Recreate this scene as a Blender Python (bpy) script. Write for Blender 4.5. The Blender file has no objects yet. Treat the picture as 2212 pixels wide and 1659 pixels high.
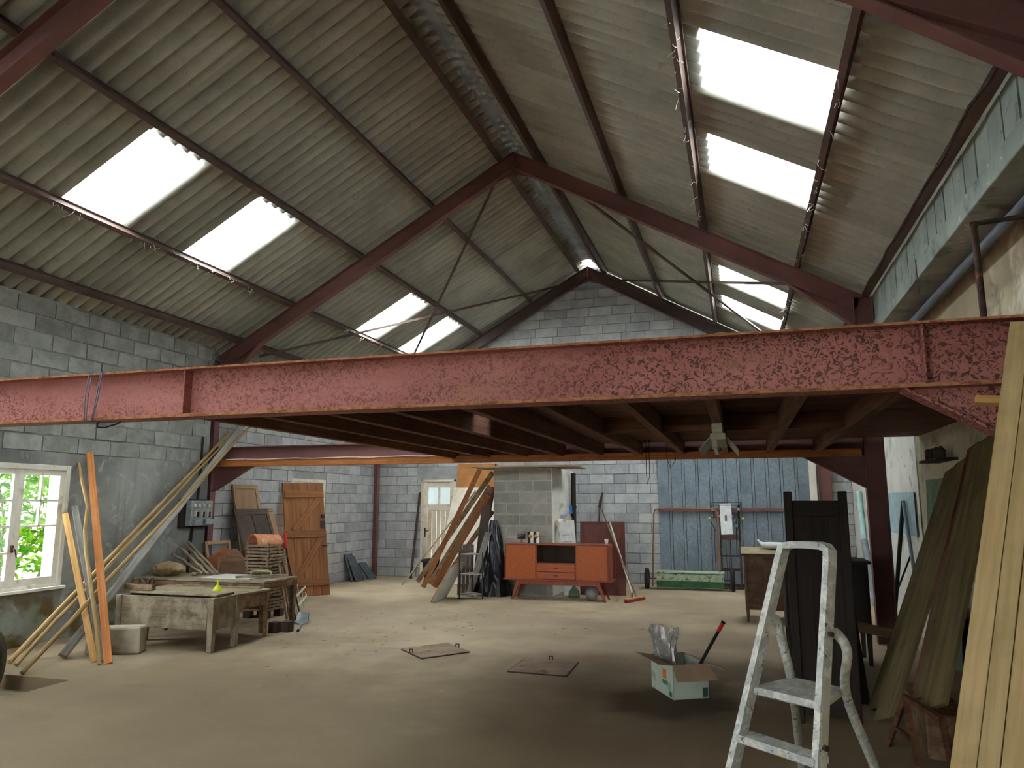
import bpy, bmesh, math, random
import numpy as np
from mathutils import Vector, Matrix
random.seed(7)
SC = bpy.context.scene
COL = SC.collection
PI = math.pi

# ------------------------------------------------------------------ camera
F_PX, CX, CY, EYE = 1600.0, 1106.0, 829.5, 1.6
_d = np.array([494.0, -257.5, F_PX]); YA_ = _d / np.linalg.norm(_d)
ZA_ = np.array([0, F_PX, 257.5]); ZA_ /= np.linalg.norm(ZA_)
XA_ = np.cross(YA_, ZA_)
if XA_[0] < 0: XA_ = -XA_
RW = np.array([XA_, YA_, ZA_])            # rows: world axes in (right, up, forward)
CAMP = np.array([0.0, 0.0, EYE])
cam = bpy.data.objects.new('camera', bpy.data.cameras.new('camera'))
COL.objects.link(cam)
cam.data.sensor_width = 36.0
cam.data.lens = F_PX / 2212.0 * 36.0
cam.data.clip_start = 0.05
cam.data.clip_end = 300
_m = Matrix.Identity(4)
for r in range(3):
    _m[r][0] = RW[r][0]; _m[r][1] = RW[r][1]; _m[r][2] = -RW[r][2]; _m[r][3] = CAMP[r]
cam.matrix_world = _m
SC.camera = cam

# ------------------------------------------------------------------ sky and exposure
SC.view_settings.view_transform = 'Standard'
SC.view_settings.look = 'None'
SC.view_settings.exposure = 1.72
SC.view_settings.gamma = 1.0
SC.view_settings.use_curve_mapping = False
world = bpy.data.worlds.new('overcast_sky'); SC.world = world
world.use_nodes = True
wn = world.node_tree
wbg = wn.nodes['Background']
wbg.inputs[0].default_value = (0.93, 0.97, 1.0, 1)
wbg.inputs[1].default_value = 10.0
SC.cycles.max_bounces = 14
SC.cycles.diffuse_bounces = 7
SC.cycles.glossy_bounces = 4
SC.cycles.transparent_max_bounces = 12
SC.cycles.sample_clamp_indirect = 6.0
SC.cycles.use_denoising = True
SC.cycles.caustics_reflective = False
SC.cycles.caustics_refractive = False

# points of the place, read off the photograph through the calibrated camera
def _ray(px, py):
    return RW @ np.array([px - CX, -(py - CY), F_PX])
def G(px, py, z=0.0):
    d = _ray(px, py); p = CAMP + d * ((z - EYE) / d[2]); return Vector(p)
def AX(px, py, x):
    d = _ray(px, py); return Vector(CAMP + d * (x / d[0]))
def AY(px, py, y):
    d = _ray(px, py); return Vector(CAMP + d * (y / d[1]))

# ------------------------------------------------------------------ mesh helpers
class MB:
    def __init__(s):
        s.v = []; s.f = []; s.uv = []; s.sm = []
    def add(s, vs, fs, L=(1, 0, 0), smooth=False):
        b = len(s.v)
        vs = [Vector(v) for v in vs]
        s.v += vs
        L = Vector(L).normalized()
        for f in fs:
            s.f.append([b + i for i in f]); s.sm.append(smooth)
            p = [vs[i] for i in f]
            n = (p[1] - p[0]).cross(p[2] - p[0])
            if n.length < 1e-12: n = Vector((0, 0, 1))
            n.normalize()
            w = n.cross(L)
            if w.length < 0.3:
                a = Vector((0, 0, 1)) if abs(L.z) < 0.9 else Vector((1, 0, 0))
                uax = L.cross(a).normalized(); w = L.cross(uax)
            else:
                w.normalize(); uax = L
            off = s.v[b].dot(Vector((0.37, 0.71, 0.53)))
            s.uv.append([(q.dot(uax), q.dot(w) + off) for q in p])
        return s
    def box(s, x0, x1, y0, y1, z0, z1, L=None):
        if L is None:
            d = [abs(x1 - x0), abs(y1 - y0), abs(z1 - z0)]
            L = [(1, 0, 0), (0, 1, 0), (0, 0, 1)][d.index(max(d))]
        vs = [(x0, y0, z0), (x1, y0, z0), (x1, y1, z0), (x0, y1, z0), (x0, y0, z1), (x1, y0, z1), (x1, y1, z1), (x0, y1, z1)]
        fs = [(0, 3, 2, 1), (4, 5, 6, 7), (0, 1, 5, 4), (1, 2, 6, 5), (2, 3, 7, 6), (3, 0, 4, 7)]
        return s.add(vs, fs, L)
    def hexa(s, vs, L=(1, 0, 0)):
        fs = [(0, 3, 2, 1), (4, 5, 6, 7), (0, 1, 5, 4), (1, 2, 6, 5), (2, 3, 7, 6), (3, 0, 4, 7)]
        return s.add(vs, fs, L)
    def bar(s, p0, p1, w, t, up=(0, 0, 1), w2=None, t2=None):
        p0 = Vector(p0); p1 = Vector(p1); d = (p1 - p0).normalized(); up = Vector(up)
        side = d.cross(up)
        if side.length < 1e-4: side = d.cross(Vector((0, 1, 0)))
        side.normalize(); upv = side.cross(d).normalized()
        w2 = w if w2 is None else w2; t2 = t if t2 is None else t2
        vs = []
        for p, ww, tt in ((p0, w, t), (p1, w2, t2)):
            for a, b in ((-1, -1), (1, -1), (1, 1), (-1, 1)):
                vs.append(p + side * (a * ww / 2) + upv * (b * tt / 2))
        fs = [(0, 3, 2, 1), (4, 5, 6, 7), (0, 1, 5, 4), (1, 2, 6, 5), (2, 3, 7, 6), (3, 0, 4, 7)]
        return s.add(vs, fs, d)
    def tube(s, pts, r, n=8, caps=True, flat=1.0):
        pts = [Vector(p) for p in pts]; m = len(pts)
        rs = r if isinstance(r, (list, tuple)) else [r] * m
        rings = []; prev = None
        for i, p in enumerate(pts):
            d = (pts[min(i + 1, m - 1)] - pts[max(i - 1, 0)]).normalized()
            if prev is None:
                a = Vector((0, 0, 1)) if abs(d.z) < 0.9 else Vector((1, 0, 0))
                u = d.cross(a).normalized()
            else:
                u = (prev - d * prev.dot(d)).normalized()
            prev = u; w = d.cross(u)
            rings.append([p + (u * math.cos(2 * PI * k / n) + w * (flat * math.sin(2 * PI * k / n))) * rs[i] for k in range(n)])
        vs = [v for rg in rings for v in rg]
        fs = [(i * n + k, i * n + (k + 1) % n, (i + 1) * n + (k + 1) % n, (i + 1) * n + k) for i in range(m - 1) for k in range(n)]
        L = pts[-1] - pts[0]
        if L.length < 1e-4: L = Vector((1, 0, 0))
        s.add(vs, fs, L, True)
        if caps:
            s.add(rings[0], [tuple(range(n))][::1], L); s.add(rings[-1], [tuple(range(n))], L)
        return s
    def lathe(s, c, prof, n=16, axis=(0, 0, 1)):
        c = Vector(c); ax = Vector(axis).normalized()
        a = Vector((0, 0, 1)) if abs(ax.z) < 0.9 else Vector((1, 0, 0))
        u = ax.cross(a).normalized(); w = ax.cross(u)
        vs = [c + ax * z + (u * math.cos(2 * PI * k / n) + w * math.sin(2 * PI * k / n)) * max(r, 1e-4) for r, z in prof for k in range(n)]
        fs = [(i * n + k, i * n + (k + 1) % n, (i + 1) * n + (k + 1) % n, (i + 1) * n + k) for i in range(len(prof) - 1) for k in range(n)]
        return s.add(vs, fs, ax, True)
    def prism(s, poly, vec, L=None, smooth=False):
        poly = [Vector(p) for p in poly]; vec = Vector(vec); n = len(poly)
        vs = poly + [p + vec for p in poly]
        fs = [tuple(range(n))[::-1], tuple(range(n, 2 * n))] + [(i, (i + 1) % n, n + (i + 1) % n, n + i) for i in range(n)]
        return s.add(vs, fs, L if L is not None else vec)
    def sheet(s, fn, nu, nv, th=0.0, L=(1, 0, 0), smooth=True):
        """grid surface fn(u,v), u,v in 0..1; th = thickness vector or 0"""
        vs = [Vector(fn(i / nu, j / nv)) for j in range(nv + 1) for i in range(nu + 1)]
        w = nu + 1
        fs = [(j * w + i, j * w + i + 1, (j + 1) * w + i + 1, (j + 1) * w + i) for j in range(nv) for i in range(nu)]
        s.add(vs, fs, L, smooth)
        if th:
            t = Vector(th)
            vs2 = [v + t for v in vs]
            s.add(vs2, [f[::-1] for f in fs], L, smooth)
            rim = [(i, 0) for i in range(nu + 1)] + [(nu, j) for j in range(1, nv + 1)] + [(i, nv) for i in range(nu - 1, -1, -1)] + [(0, j) for j in range(nv - 1, 0, -1)]
            ids = [j * w + i for i, j in rim]; n = len(ids)
            s.add([vs[k] for k in ids] + [vs2[k] for k in ids], [(k, (k + 1) % n, n + (k + 1) % n, n + k) for k in range(n)], L)
        return s
    def ibeam(s, p0, p1, h, w, tf, tw, up=(0, 0, 1)):
        p0 = Vector(p0); p1 = Vector(p1); d = (p1 - p0).normalized()
        side = d.cross(Vector(up)).normalized(); u = side.cross(d).normalized()
        o = [(-w/2, -h/2), (w/2, -h/2), (w/2, -h/2+tf), (tw/2, -h/2+tf), (tw/2, h/2-tf), (w/2, h/2-tf), (w/2, h/2), (-w/2, h/2), (-w/2, h/2-tf), (-tw/2, h/2-tf), (-tw/2, -h/2+tf), (-w/2, -h/2+tf)]
        a = [p0 + side * x + u * y for x, y in o]; b = [p1 + side * x + u * y for x, y in o]
        n = 12
        fs = [(i, (i + 1) % n, n + (i + 1) % n, n + i) for i in range(n)]
        caps = [(0, 1, 2, 11), (3, 4, 9, 10), (5, 6, 7, 8)]
        fs += [c[::-1] for c in caps] + [tuple(n + i for i in c) for c in caps]
        return s.add(a + b, fs, d)
    def mesh(s, name, org=(0, 0, 0)):
        org = Vector(org)
        me = bpy.data.meshes.new(name)
        me.from_pydata([tuple(v - org) for v in s.v], [], s.f)
        ul = me.uv_layers.new(name='UVMap')
        flat = [c for f in s.uv for uv in f for c in uv]
        ul.data.foreach_set('uv', flat)
        me.polygons.foreach_set('use_smooth', s.sm)
        bm = bmesh.new(); bm.from_mesh(me)
        bmesh.ops.recalc_face_normals(bm, faces=bm.faces)
        bm.to_mesh(me); bm.free()
        return me
    def build(s, name, mat, parent=None, bevel=0.0, seg=1, org=None):
        o = org
        if o is None:
            o = WPOS.get(parent.name, Vector((0, 0, 0))) if parent else Vector((0, 0, 0))
        me = s.mesh(name, o)
        me.materials.append(mat)
        ob = bpy.data.objects.new(name, me); COL.objects.link(ob)
        if parent:
            ob.parent = parent
            WPOS[ob.name] = WPOS.get(parent.name, Vector((0, 0, 0)))
        else:
            ob.location = Vector(o); WPOS[ob.name] = Vector(o)
        if bevel:
            b = ob.modifiers.new('edge', 'BEVEL'); b.width = bevel; b.segments = seg; b.limit_method = 'ANGLE'; b.angle_limit = 0.7
        return ob
WPOS = {}
def tag(o, label, cat, group=None):
    o['label'] = label; o['category'] = cat
    if group: o['group'] = group
    return o
def thing(name, label, cat, loc=(0, 0, 0), group=None):
    o = bpy.data.objects.new(name, None); COL.objects.link(o)
    o.empty_display_size = 0.1
    o.location = loc; WPOS[o.name] = Vector(loc)
    return tag(o, label, cat, group)
def struct(o, label=None):
    o['kind'] = 'structure'
    if label: o['label'] = label
    return o
def inst(src_mesh, name, parent, loc, rot=None, mw=None):
    ob = bpy.data.objects.new(name, src_mesh); COL.objects.link(ob)
    ob.parent = parent
    if mw is not None: ob.matrix_local = mw
    else:
        ob.location = loc
        if rot: ob.rotation_euler = rot
    return ob
def one(name, label, cat, mat, fn, loc, group=None, bevel=0.0, seg=1):
    """a thing that is a single mesh"""
    m = MB(); fn(m)
    return tag(m.build(name, mat, None, bevel, seg, org=loc), label, cat, group)

# ------------------------------------------------------------------ materials
def lin(h):
    if isinstance(h, str):
        h = h.lstrip('#'); h = [int(h[i:i + 2], 16) / 255 for i in (0, 2, 4)]
    return tuple(c / 12.92 if c <= 0.04045 else ((c + 0.055) / 1.055) ** 2.4 for c in h)
class NT:
    def __init__(s, name):
        s.m = bpy.data.materials.new(name); s.m.use_nodes = True
        s.t = s.m.node_tree; s.n = s.t.nodes; s.n.clear()
        s.out = s.n.new('ShaderNodeOutputMaterial')
    def node(s, typ, **kw):
        n = s.n.new(typ)
        for k, v in kw.items():
            if k.startswith('i_'):
                key = k[2:]
                key = int(key) if key.isdigit() else key.replace('_', ' ')
                s.set(n.inputs[key], v)
            else: setattr(n, k, v)
        return n
    def set(s, sock, v):
        if isinstance(v, bpy.types.NodeSocket): s.t.links.new(v, sock)
        else: sock.default_value = v
    def coord(s, kind='Object', scale=(1, 1, 1), rnd=0.0):
        tc = s.node('ShaderNodeTexCoord')
        mp = s.node('ShaderNodeMapping')
        s.t.links.new(tc.outputs[kind], mp.inputs[0])
        mp.inputs['Scale'].default_value = scale
        if rnd:
            oi = s.node('ShaderNodeObjectInfo')
            mu = s.node('ShaderNodeMath', operation='MULTIPLY', i_0=oi.outputs['Random'], i_1=rnd)
            cb = s.node('ShaderNodeCombineXYZ', i_0=mu.outputs[0], i_1=mu.outputs[0], i_2=mu.outputs[0])
            s.t.links.new(cb.outputs[0], mp.inputs['Location'])
        return mp.outputs[0]
    def noise(s, vec, scale, detail=5, rough=0.6, dist=0.0):
        n = s.node('ShaderNodeTexNoise', i_Vector=vec, i_Scale=scale, i_Detail=detail, i_Roughness=rough, i_Distortion=dist)
        return n.outputs[0]
    def ramp(s, fac, lo, hi, smooth=True):
        n = s.node('ShaderNodeMapRange', i_0=fac, i_1=lo, i_2=hi)
        n.interpolation_type = 'SMOOTHSTEP' if smooth else 'LINEAR'
        n.clamp = True
        return n.outputs[0]
    def mix(s, fac, a, b, mode='MIX'):
        n = s.node('ShaderNodeMix', data_type='RGBA', blend_type=mode)
        s.set(n.inputs[0], fac)
        for sock, v in ((n.inputs[6], a), (n.inputs[7], b)):
            s.set(sock, v if isinstance(v, bpy.types.NodeSocket) else (*v, 1) if len(v) == 3 else v)
        return n.outputs[2]
    def math(s, op, a, b=0.0):
        n = s.node('ShaderNodeMath', operation=op); s.set(n.inputs[0], a); s.set(n.inputs[1], b); return n.outputs[0]
    def bump(s, h, strength=0.3, dist=0.01, nrm=None):
        n = s.node('ShaderNodeBump', i_Strength=strength, i_Distance=dist, i_Height=h)
        if nrm is not None: s.t.links.new(nrm, n.inputs['Normal'])
        return n.outputs[0]
    def rnd(s):
        return s.node('ShaderNodeObjectInfo').outputs['Random']
    def finish(s, color, rough=0.8, metal=0.0, nrm=None, **kw):
        b = s.node('ShaderNodeBsdfPrincipled')
        s.set(b.inputs['Base Color'], color if isinstance(color, bpy.types.NodeSocket) else (*color, 1))
        s.set(b.inputs['Roughness'], rough); s.set(b.inputs['Metallic'], metal)
        if nrm is not None: s.t.links.new(nrm, b.inputs['Normal'])
        for k, v in kw.items(): s.set(b.inputs[k.replace('_', ' ')], v)
        s.t.links.new(b.outputs[0], s.out.inputs[0])
        return s.m
def grainy(name, c1, c2, scale=6, rough=0.85, bump=0.3, bscale=60, metal=0.0, var=0.12, stains=(), coord='Object', stretch=(1, 1, 1), spec=0.3):
    """mottled solid: two colours by noise, object-to-object variation, extra stain layers (colour, scale, lo, hi)"""
    t = NT(name); v = t.coord(coord, stretch, 17.0)
    col = t.mix(t.ramp(t.noise(v, scale), 0.35, 0.65), lin(c1), lin(c2))
    for c, sc, lo, hi in stains:
        col = t.mix(t.ramp(t.noise(v, sc, 6, 0.65, 0.4), lo, hi), col, lin(c))
    if var:
        f = t.math('ADD', t.math('MULTIPLY', t.rnd(), 2 * var), 1 - var)
        g = t.node('ShaderNodeVectorMath', operation='SCALE'); t.set(g.inputs[0], col); t.set(g.inputs['Scale'], f); col = g.outputs[0]
    nr = t.bump(t.noise(v, bscale, 4), bump, 0.004) if bump else None
    return t.finish(col, rough, metal, nr, **{'Specular_IOR_Level': spec})
def wood(name, c1, c2, rough=0.75, ring=26, var=0.14, bump=0.25, knots=True, dust=None, spec=0.3):
    """grain along the u direction of the UVs"""
    t = NT(name); v = t.coord('UV', (1.2, 1, 1), 31.0)
    vs = t.coord('UV', (0.9, ring, 1), 31.0)
    g = t.noise(vs, 1.6, 5, 0.62, 0.25)
    col = t.mix(t.ramp(g, 0.3, 0.7), lin(c1), lin(c2))
    g2 = t.noise(v, 2.2, 4)
    col = t.mix(t.math('MULTIPLY', t.ramp(g2, 0.5, 0.75), 0.55), col, tuple(c * 0.55 for c in lin(c2)))
    if dust:
        col = t.mix(t.ramp(t.noise(v, 5, 6, 0.7), 0.42, 0.62), col, lin(dust))
    f = t.math('ADD', t.math('MULTIPLY', t.rnd(), 2 * var), 1 - var)
    s_ = t.node('ShaderNodeVectorMath', operation='SCALE'); t.set(s_.inputs[0], col); t.set(s_.inputs['Scale'], f)
    return t.finish(s_.outputs[0], rough, 0, t.bump(g, bump, 0.003), **{'Specular_IOR_Level': spec})
def plain(name, c, rough=0.6, metal=0.0, spec=0.4, **kw):
    t = NT(name); v = t.coord('Object', (1, 1, 1), 9.0)
    col = t.mix(t.ramp(t.noise(v, 9), 0.3, 0.7), tuple(x * 0.85 for x in lin(c)), tuple(min(1, x * 1.1) for x in lin(c)))
    return t.finish(col, rough, metal, None, **{'Specular_IOR_Level': spec}, **kw)

# ------------------------------------------------------------------ the shell: dimensions
XL, XR_, XA = -7.9, 2.05, -2.94            # left wall, right wall, ridge
YREAR, YBACK = 15.45, -3.4                  # gable wall in view, wall behind the photographer
ZRIDGE, SLOPE = 6.67, 0.565                 # top of the rafters at the ridge
FRAMES = (4.08, 9.76, 15.3)
def zr(x): return ZRIDGE - SLOPE * abs(x - XA)
PUR = 0.11

# structure materials
def m_block(name, c1, c2, c3):
    t = NT(name); v = t.coord('Object', (1, 1, 1), 40.0)
    col = t.mix(t.ramp(t.noise(v, 5, 6), 0.35, 0.65), lin(c1), lin(c2))
    col = t.mix(t.ramp(t.noise(v, 60, 3, 0.7), 0.55, 0.72), col, lin(c3))
    f = t.math('ADD', t.math('MULTIPLY', t.rnd(), 0.34), 0.83)
    s_ = t.node('ShaderNodeVectorMath', operation='SCALE'); t.set(s_.inputs[0], col); t.set(s_.inputs['Scale'], f)
    nr = t.bump(t.noise(v, 120, 4, 0.7), 0.55, 0.006)
    return t.finish(s_.outputs[0], 0.95, 0, nr, **{'Specular_IOR_Level': 0.1})
M_BLOCK = m_block('concrete_block', '#a2a3a5', '#b4b4b3', '#858689')
M_BLOCK2 = m_block('concrete_block_plastered', '#83867f', '#9a9c96', '#6f726e')
M_PIER = m_block('concrete_block_pier', '#98968f', '#a9a69e', '#7d7b76')
M_MORTAR = grainy('mortar', '#58595a', '#77787a', 8, 0.95, 0.5, 70, var=0)
M_MORTARL = grainy('mortar_light', '#aba69b', '#bab4a8', 8, 0.95, 0.5, 70, var=0)
def m_render():
    t = NT('grey_render'); v = t.coord('Object', (1, 1, 1))
    vz = t.coord('Object', (9, 9, 0.8))
    col = t.mix(t.ramp(t.noise(v, 0.9, 6), 0.35, 0.68), lin('#6d6f6b'), lin('#9b9c97'))
    col = t.mix(t.ramp(t.noise(vz, 1.0, 5), 0.45, 0.8), col, lin('#787a75'))
    col = t.mix(t.math('MULTIPLY', t.ramp(t.noise(v, 3.2, 7, 0.7, 1.2), 0.55, 0.66), 0.5), col, lin('#b5b7b3'))
    # moss and damp low on the wall
    sep = t.node('ShaderNodeSeparateXYZ'); t.t.links.new(v, sep.inputs[0])
    low = t.ramp(sep.outputs[2], 0.95, 0.25)
    moss = t.math('MULTIPLY', low, t.ramp(t.noise(v, 1.5, 6, 0.6, 0.6), 0.46, 0.6))
    col = t.mix(moss, col, lin('#5f5027'))
    damp = t.math('MULTIPLY', low, t.ramp(t.noise(v, 2.3, 6), 0.48, 0.62))
    col = t.mix(t.math('MULTIPLY', damp, 0.7), col, lin('#8a9585'))
    h = t.math('ADD', t.noise(v, 7, 6, 0.65), t.math('MULTIPLY', t.noise(v, 80, 3), 0.25))
    return t.finish(col, 0.92, 0, t.bump(h, 0.5, 0.02), **{'Specular_IOR_Level': 0.15})
M_RENDER = m_render()
M_RENDER_R = grainy('ochre_render', '#a59c82', '#c2b89b', 0.8, 0.92, 0.4, 30, var=0, stains=(('#8d8873', 2.4, 0.5, 0.64), ('#d2ceb9', 1.3, 0.56, 0.68), ('#6f6a5a', 0.7, 0.6, 0.75)))
M_LIMEW = grainy('whitewash', '#c9c8bf', '#dad8cf', 2, 0.9, 0.3, 40, var=0, stains=(('#a9a799', 3, 0.56, 0.66), ('#6d6b64', 8, 0.66, 0.72)))
def m_floor():
    t = NT('concrete_floor'); v = t.coord('Object', (1, 1, 1)); vs = t.coord('Object', (0.6, 1.6, 1))
    col = t.mix(t.ramp(t.noise(v, 0.45, 6, 0.6), 0.35, 0.66), lin('#9d8b72'), lin('#b8a68b'))
    col = t.mix(t.math('MULTIPLY', t.ramp(t.noise(v, 1.1, 7, 0.62, 0.3), 0.4, 0.8), 0.6), col, lin('#97897a'))
    col = t.mix(t.math('MULTIPLY', t.ramp(t.noise(vs, 1.7, 6, 0.7), 0.5, 0.85), 0.5), col, lin('#8a7252'))
    col = t.mix(t.math('MULTIPLY', t.ramp(t.noise(v, 0.8, 5, 0.65, 0.4), 0.5, 0.85), 0.45), col, lin('#75695a'))
    col = t.mix(t.math('MULTIPLY', t.ramp(t.noise(vs, 5.5, 6, 0.75, 0.8), 0.66, 0.76), 0.35), col, lin('#cfc6b6'))
    # darker brown over the front half of the slab, with a ragged edge
    sp = t.node('ShaderNodeSeparateXYZ'); t.t.links.new(v, sp.inputs[0])
    wob = t.math('ADD', sp.outputs[1], t.math('MULTIPLY', t.math('SUBTRACT', t.noise(v, 0.7, 6, 0.62), 0.5), 7.0))
    col = t.mix(t.math('MULTIPLY', t.ramp(wob, 8.6, 5.6), 0.62), col, lin('#6f5f45'))
    # dark oil-brown patch where the carton stands
    gd = t.node('ShaderNodeVectorMath', operation='DISTANCE'); t.t.links.new(v, gd.inputs[0]); gd.inputs[1].default_value = (-0.62, 6.45, 0)
    w = t.math('ADD', gd.outputs['Value'], t.math('MULTIPLY', t.noise(v, 3, 5), 0.5))
    col = t.mix(t.math('MULTIPLY', t.ramp(w, 0.95, 0.55), 0.8), col, lin('#4d3f30'))
    col = t.mix(t.math('MULTIPLY', t.ramp(t.noise(v, 38, 5, 0.75), 0.62, 0.7), 0.35), col, lin('#6a5b4a'))
    h = t.math('ADD', t.noise(v, 4, 5), t.math('MULTIPLY', t.noise(v, 55, 4, 0.7), 0.4))
    return t.finish(col, 0.8, 0, t.bump(h, 0.25, 0.012), **{'Specular_IOR_Level': 0.12})
M_FLOOR = m_floor()
M_DIRT = grainy('pit_dirt', '#7c7058', '#94876c', 5, 0.95, 0.6, 30, var=0)
def m_sheet():
    t = NT('fibre_cement_sheet'); v = t.coord('Object', (1, 1, 1), 23.0)
    col = t.mix(t.ramp(t.noise(v, 1.1, 6, 0.65), 0.34, 0.66), lin('#95958b'), lin('#acaca1'))
    col = t.mix(t.math('MULTIPLY', t.ramp(t.noise(v, 26, 5, 0.75), 0.55, 0.72), 0.45), col, lin('#6b6960'))
    col = t.mix(t.math('MULTIPLY', t.ramp(t.noise(v, 2.2, 6, 0.7, 0.5), 0.6, 0.72), 0.45), col, lin('#7c7764'))
    f = t.math('ADD', t.math('MULTIPLY', t.rnd(), 0.16), 0.92)
    s_ = t.node('ShaderNodeVectorMath', operation='SCALE'); t.set(s_.inputs[0], col); t.set(s_.inputs['Scale'], f)
    return t.finish(s_.outputs[0], 0.9, 0, t.bump(t.noise(v, 90, 3), 0.2, 0.004), **{'Specular_IOR_Level': 0.15})
M_SHEET = m_sheet()
def m_rooflight():
    t = NT('clear_rooflight_sheet'); v = t.coord('Object', (1, 1, 1), 13.0)
    dirt = t.math('MULTIPLY', t.ramp(t.noise(v, 11, 6, 0.7, 0.6), 0.63, 0.7), 0.75)
    tr = t.node('ShaderNodeBsdfTransparent'); t.set(tr.inputs[0], (0.93, 0.95, 0.95, 1))
    tl = t.node('ShaderNodeBsdfTranslucent'); t.set(tl.inputs[0], (0.85, 0.86, 0.84, 1))
    df = t.node('ShaderNodeBsdfDiffuse'); t.set(df.inputs[0], (*lin('#8a8474'), 1))
    a = t.node('ShaderNodeMixShader', i_0=0.18); t.t.links.new(tr.outputs[0], a.inputs[1]); t.t.links.new(tl.outputs[0], a.inputs[2])
    b = t.node('ShaderNodeMixShader'); t.set(b.inputs[0], dirt); t.t.links.new(a.outputs[0], b.inputs[1]); t.t.links.new(df.outputs[0], b.inputs[2])
    t.t.links.new(b.outputs[0], t.out.inputs[0])
    return t.m
M_ROOFLIGHT = m_rooflight()
def m_steel(name, c_paint, c_dark, c_rust, amount=0.5, dust=None):
    t = NT(name); v = t.coord('Object', (1, 1, 1)); vl = t.coord('Object', (0.35, 1, 1))
    col = t.mix(t.ramp(t.noise(vl, 2.2, 6, 0.65), 0.35, 0.7), lin(c_paint), lin(c_dark))
    reg = t.ramp(t.noise(vl, 0.9, 4, 0.6), 0.5 - amount * 0.2, 0.72 - amount * 0.2)
    worm = t.ramp(t.noise(v, 34, 3, 0.6, 1.6), 0.5, 0.58)
    col = t.mix(t.math('MULTIPLY', reg, worm), col, lin(c_rust))
    if dust:
        col = t.mix(t.math('MULTIPLY', t.ramp(t.noise(vl, 3.0, 7, 0.7), 0.56, 0.72), 0.6), col, lin(dust))
    h = t.math('MULTIPLY', reg, worm)
    return t.finish(col, 0.7, 0.0, t.bump(h, 0.25, 0.003), **{'Specular_IOR_Level': 0.25})
M_STEEL = m_steel('red_oxide_steel', '#7b5450', '#674846', '#58413d', -0.2)
M_STEELDK = m_steel('dark_red_steel', '#635049', '#51443f', '#45352f', -0.2)
M_BEAM = m_steel('peeling_red_beam_paint', '#b2766f', '#9c605a', '#573a32', 0.8, '#a67560')
M_DUST = grainy('dusty_rust_edge', '#b5805e', '#94603f', 22, 0.95, 0.9, 90, var=0.05, stains=(('#6e4a33', 9, 0.55, 0.68),))
M_JOIST = wood('mezzanine_timber', '#7d5642', '#5c3d2f', 0.85)
M_LEDGER = wood('orange_ledger_timber', '#b0703f', '#8d522b', 0.8)
M_GALV = None
def m_galv():
    t = NT('galvanised_steel'); v = t.coord('Object', (1, 1, 1), 5.0)
    vo = t.node('ShaderNodeTexVoronoi', i_Vector=v, i_Scale=22.0, i_Randomness=1.0)
    col = t.mix(vo.outputs['Distance'], lin('#6f7a83'), lin('#86919a'))
    col = t.mix(t.ramp(t.noise(v, 1.6, 6, 0.7), 0.4, 0.7), col, lin('#65717a'))
    col = t.mix(t.math('MULTIPLY', t.ramp(t.noise(v, 9, 6, 0.7, 1.0), 0.62, 0.7), 0.6), col, lin('#9ea8ae'))
    return t.finish(col, 0.55, 0.25, t.bump(t.noise(v, 9, 3), 0.2, 0.01), **{'Specular_IOR_Level': 0.4})
M_GALV = m_galv()
M_PANEL = grainy('grey_green_panel', '#7f8c84', '#96a299', 2.5, 0.7, 0.2, 30, var=0.08, stains=(('#5d655f', 5, 0.58, 0.7),))
M_CONCBEAM = grainy('concrete_edge_beam', '#98a39b', '#7f8a84', 2, 0.85, 0.4, 30, var=0, stains=(('#c8c7b7', 7, 0.6, 0.68), ('#59615c', 1.2, 0.55, 0.7)))
M_PIPE = plain('blue_grey_pipe', '#6f7f90', 0.5)
M_IRON = grainy('rusty_iron', '#4d3b31', '#382c27', 14, 0.85, 0.4, 80, stains=(('#7a4a2c', 9, 0.58, 0.7),))
M_WHITEP = grainy('flaking_white_paint', '#d3cfc2', '#e0ddd2', 4, 0.7, 0.25, 40, var=0.04, stains=(('#8d8470', 12, 0.63, 0.69), ('#b7ad98', 3, 0.56, 0.68)))
M_CREAM = grainy('worn_cream_paint', '#d9ccb9', '#e4dacb', 3, 0.75, 0.25, 40, var=0.03, stains=(('#9c8a73', 14, 0.64, 0.69), ('#c4b39b', 2, 0.5, 0.66)))
def m_glass(name, tint=(0.93, 0.96, 0.95), haze=0.01):
    t = NT(name)
    tr = t.node('ShaderNodeBsdfTransparent'); t.set(tr.inputs[0], (*tint, 1))
    gl = t.node('ShaderNodeBsdfGlossy'); t.set(gl.inputs['Roughness'], 0.05)
    df = t.node('ShaderNodeBsdfTranslucent'); t.set(df.inputs[0], (0.8, 0.82, 0.8, 1))
    a = t.node('ShaderNodeMixShader', i_0=haze); t.t.links.new(tr.outputs[0], a.inputs[1]); t.t.links.new(df.outputs[0], a.inputs[2])
    b = t.node('ShaderNodeMixShader', i_0=0.05); t.t.links.new(a.outputs[0], b.inputs[1]); t.t.links.new(gl.outputs[0], b.inputs[2])
    t.t.links.new(b.outputs[0], t.out.inputs[0]); return t.m
M_GLASS = m_glass('window_glass')
M_FROST = m_glass('frosted_door_glass', (0.145, 0.16, 0.154), 0.02)

# ------------------------------------------------------------------ floor with the open pit
HX0, HX1, HY0, HY1 = -7.3, -5.95, 4.2, 5.64
m = MB()
for x0, x1, y0, y1 in ((-8.15, HX0, YBACK - 0.2, YREAR + 0.2), (HX1, 2.3, YBACK - 0.2, YREAR + 0.2), (HX0, HX1, YBACK - 0.2, HY0), (HX0, HX1, HY1, YREAR + 0.2)):
    m.box(x0, x1, y0, y1, -0.3, 0.0)
floor = struct(m.build('floor', M_FLOOR))
m = MB(); m.box(HX0, HX1, HY0, HY1, -0.3, -0.13); m.build('pit_bottom', M_DIRT, floor)

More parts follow.
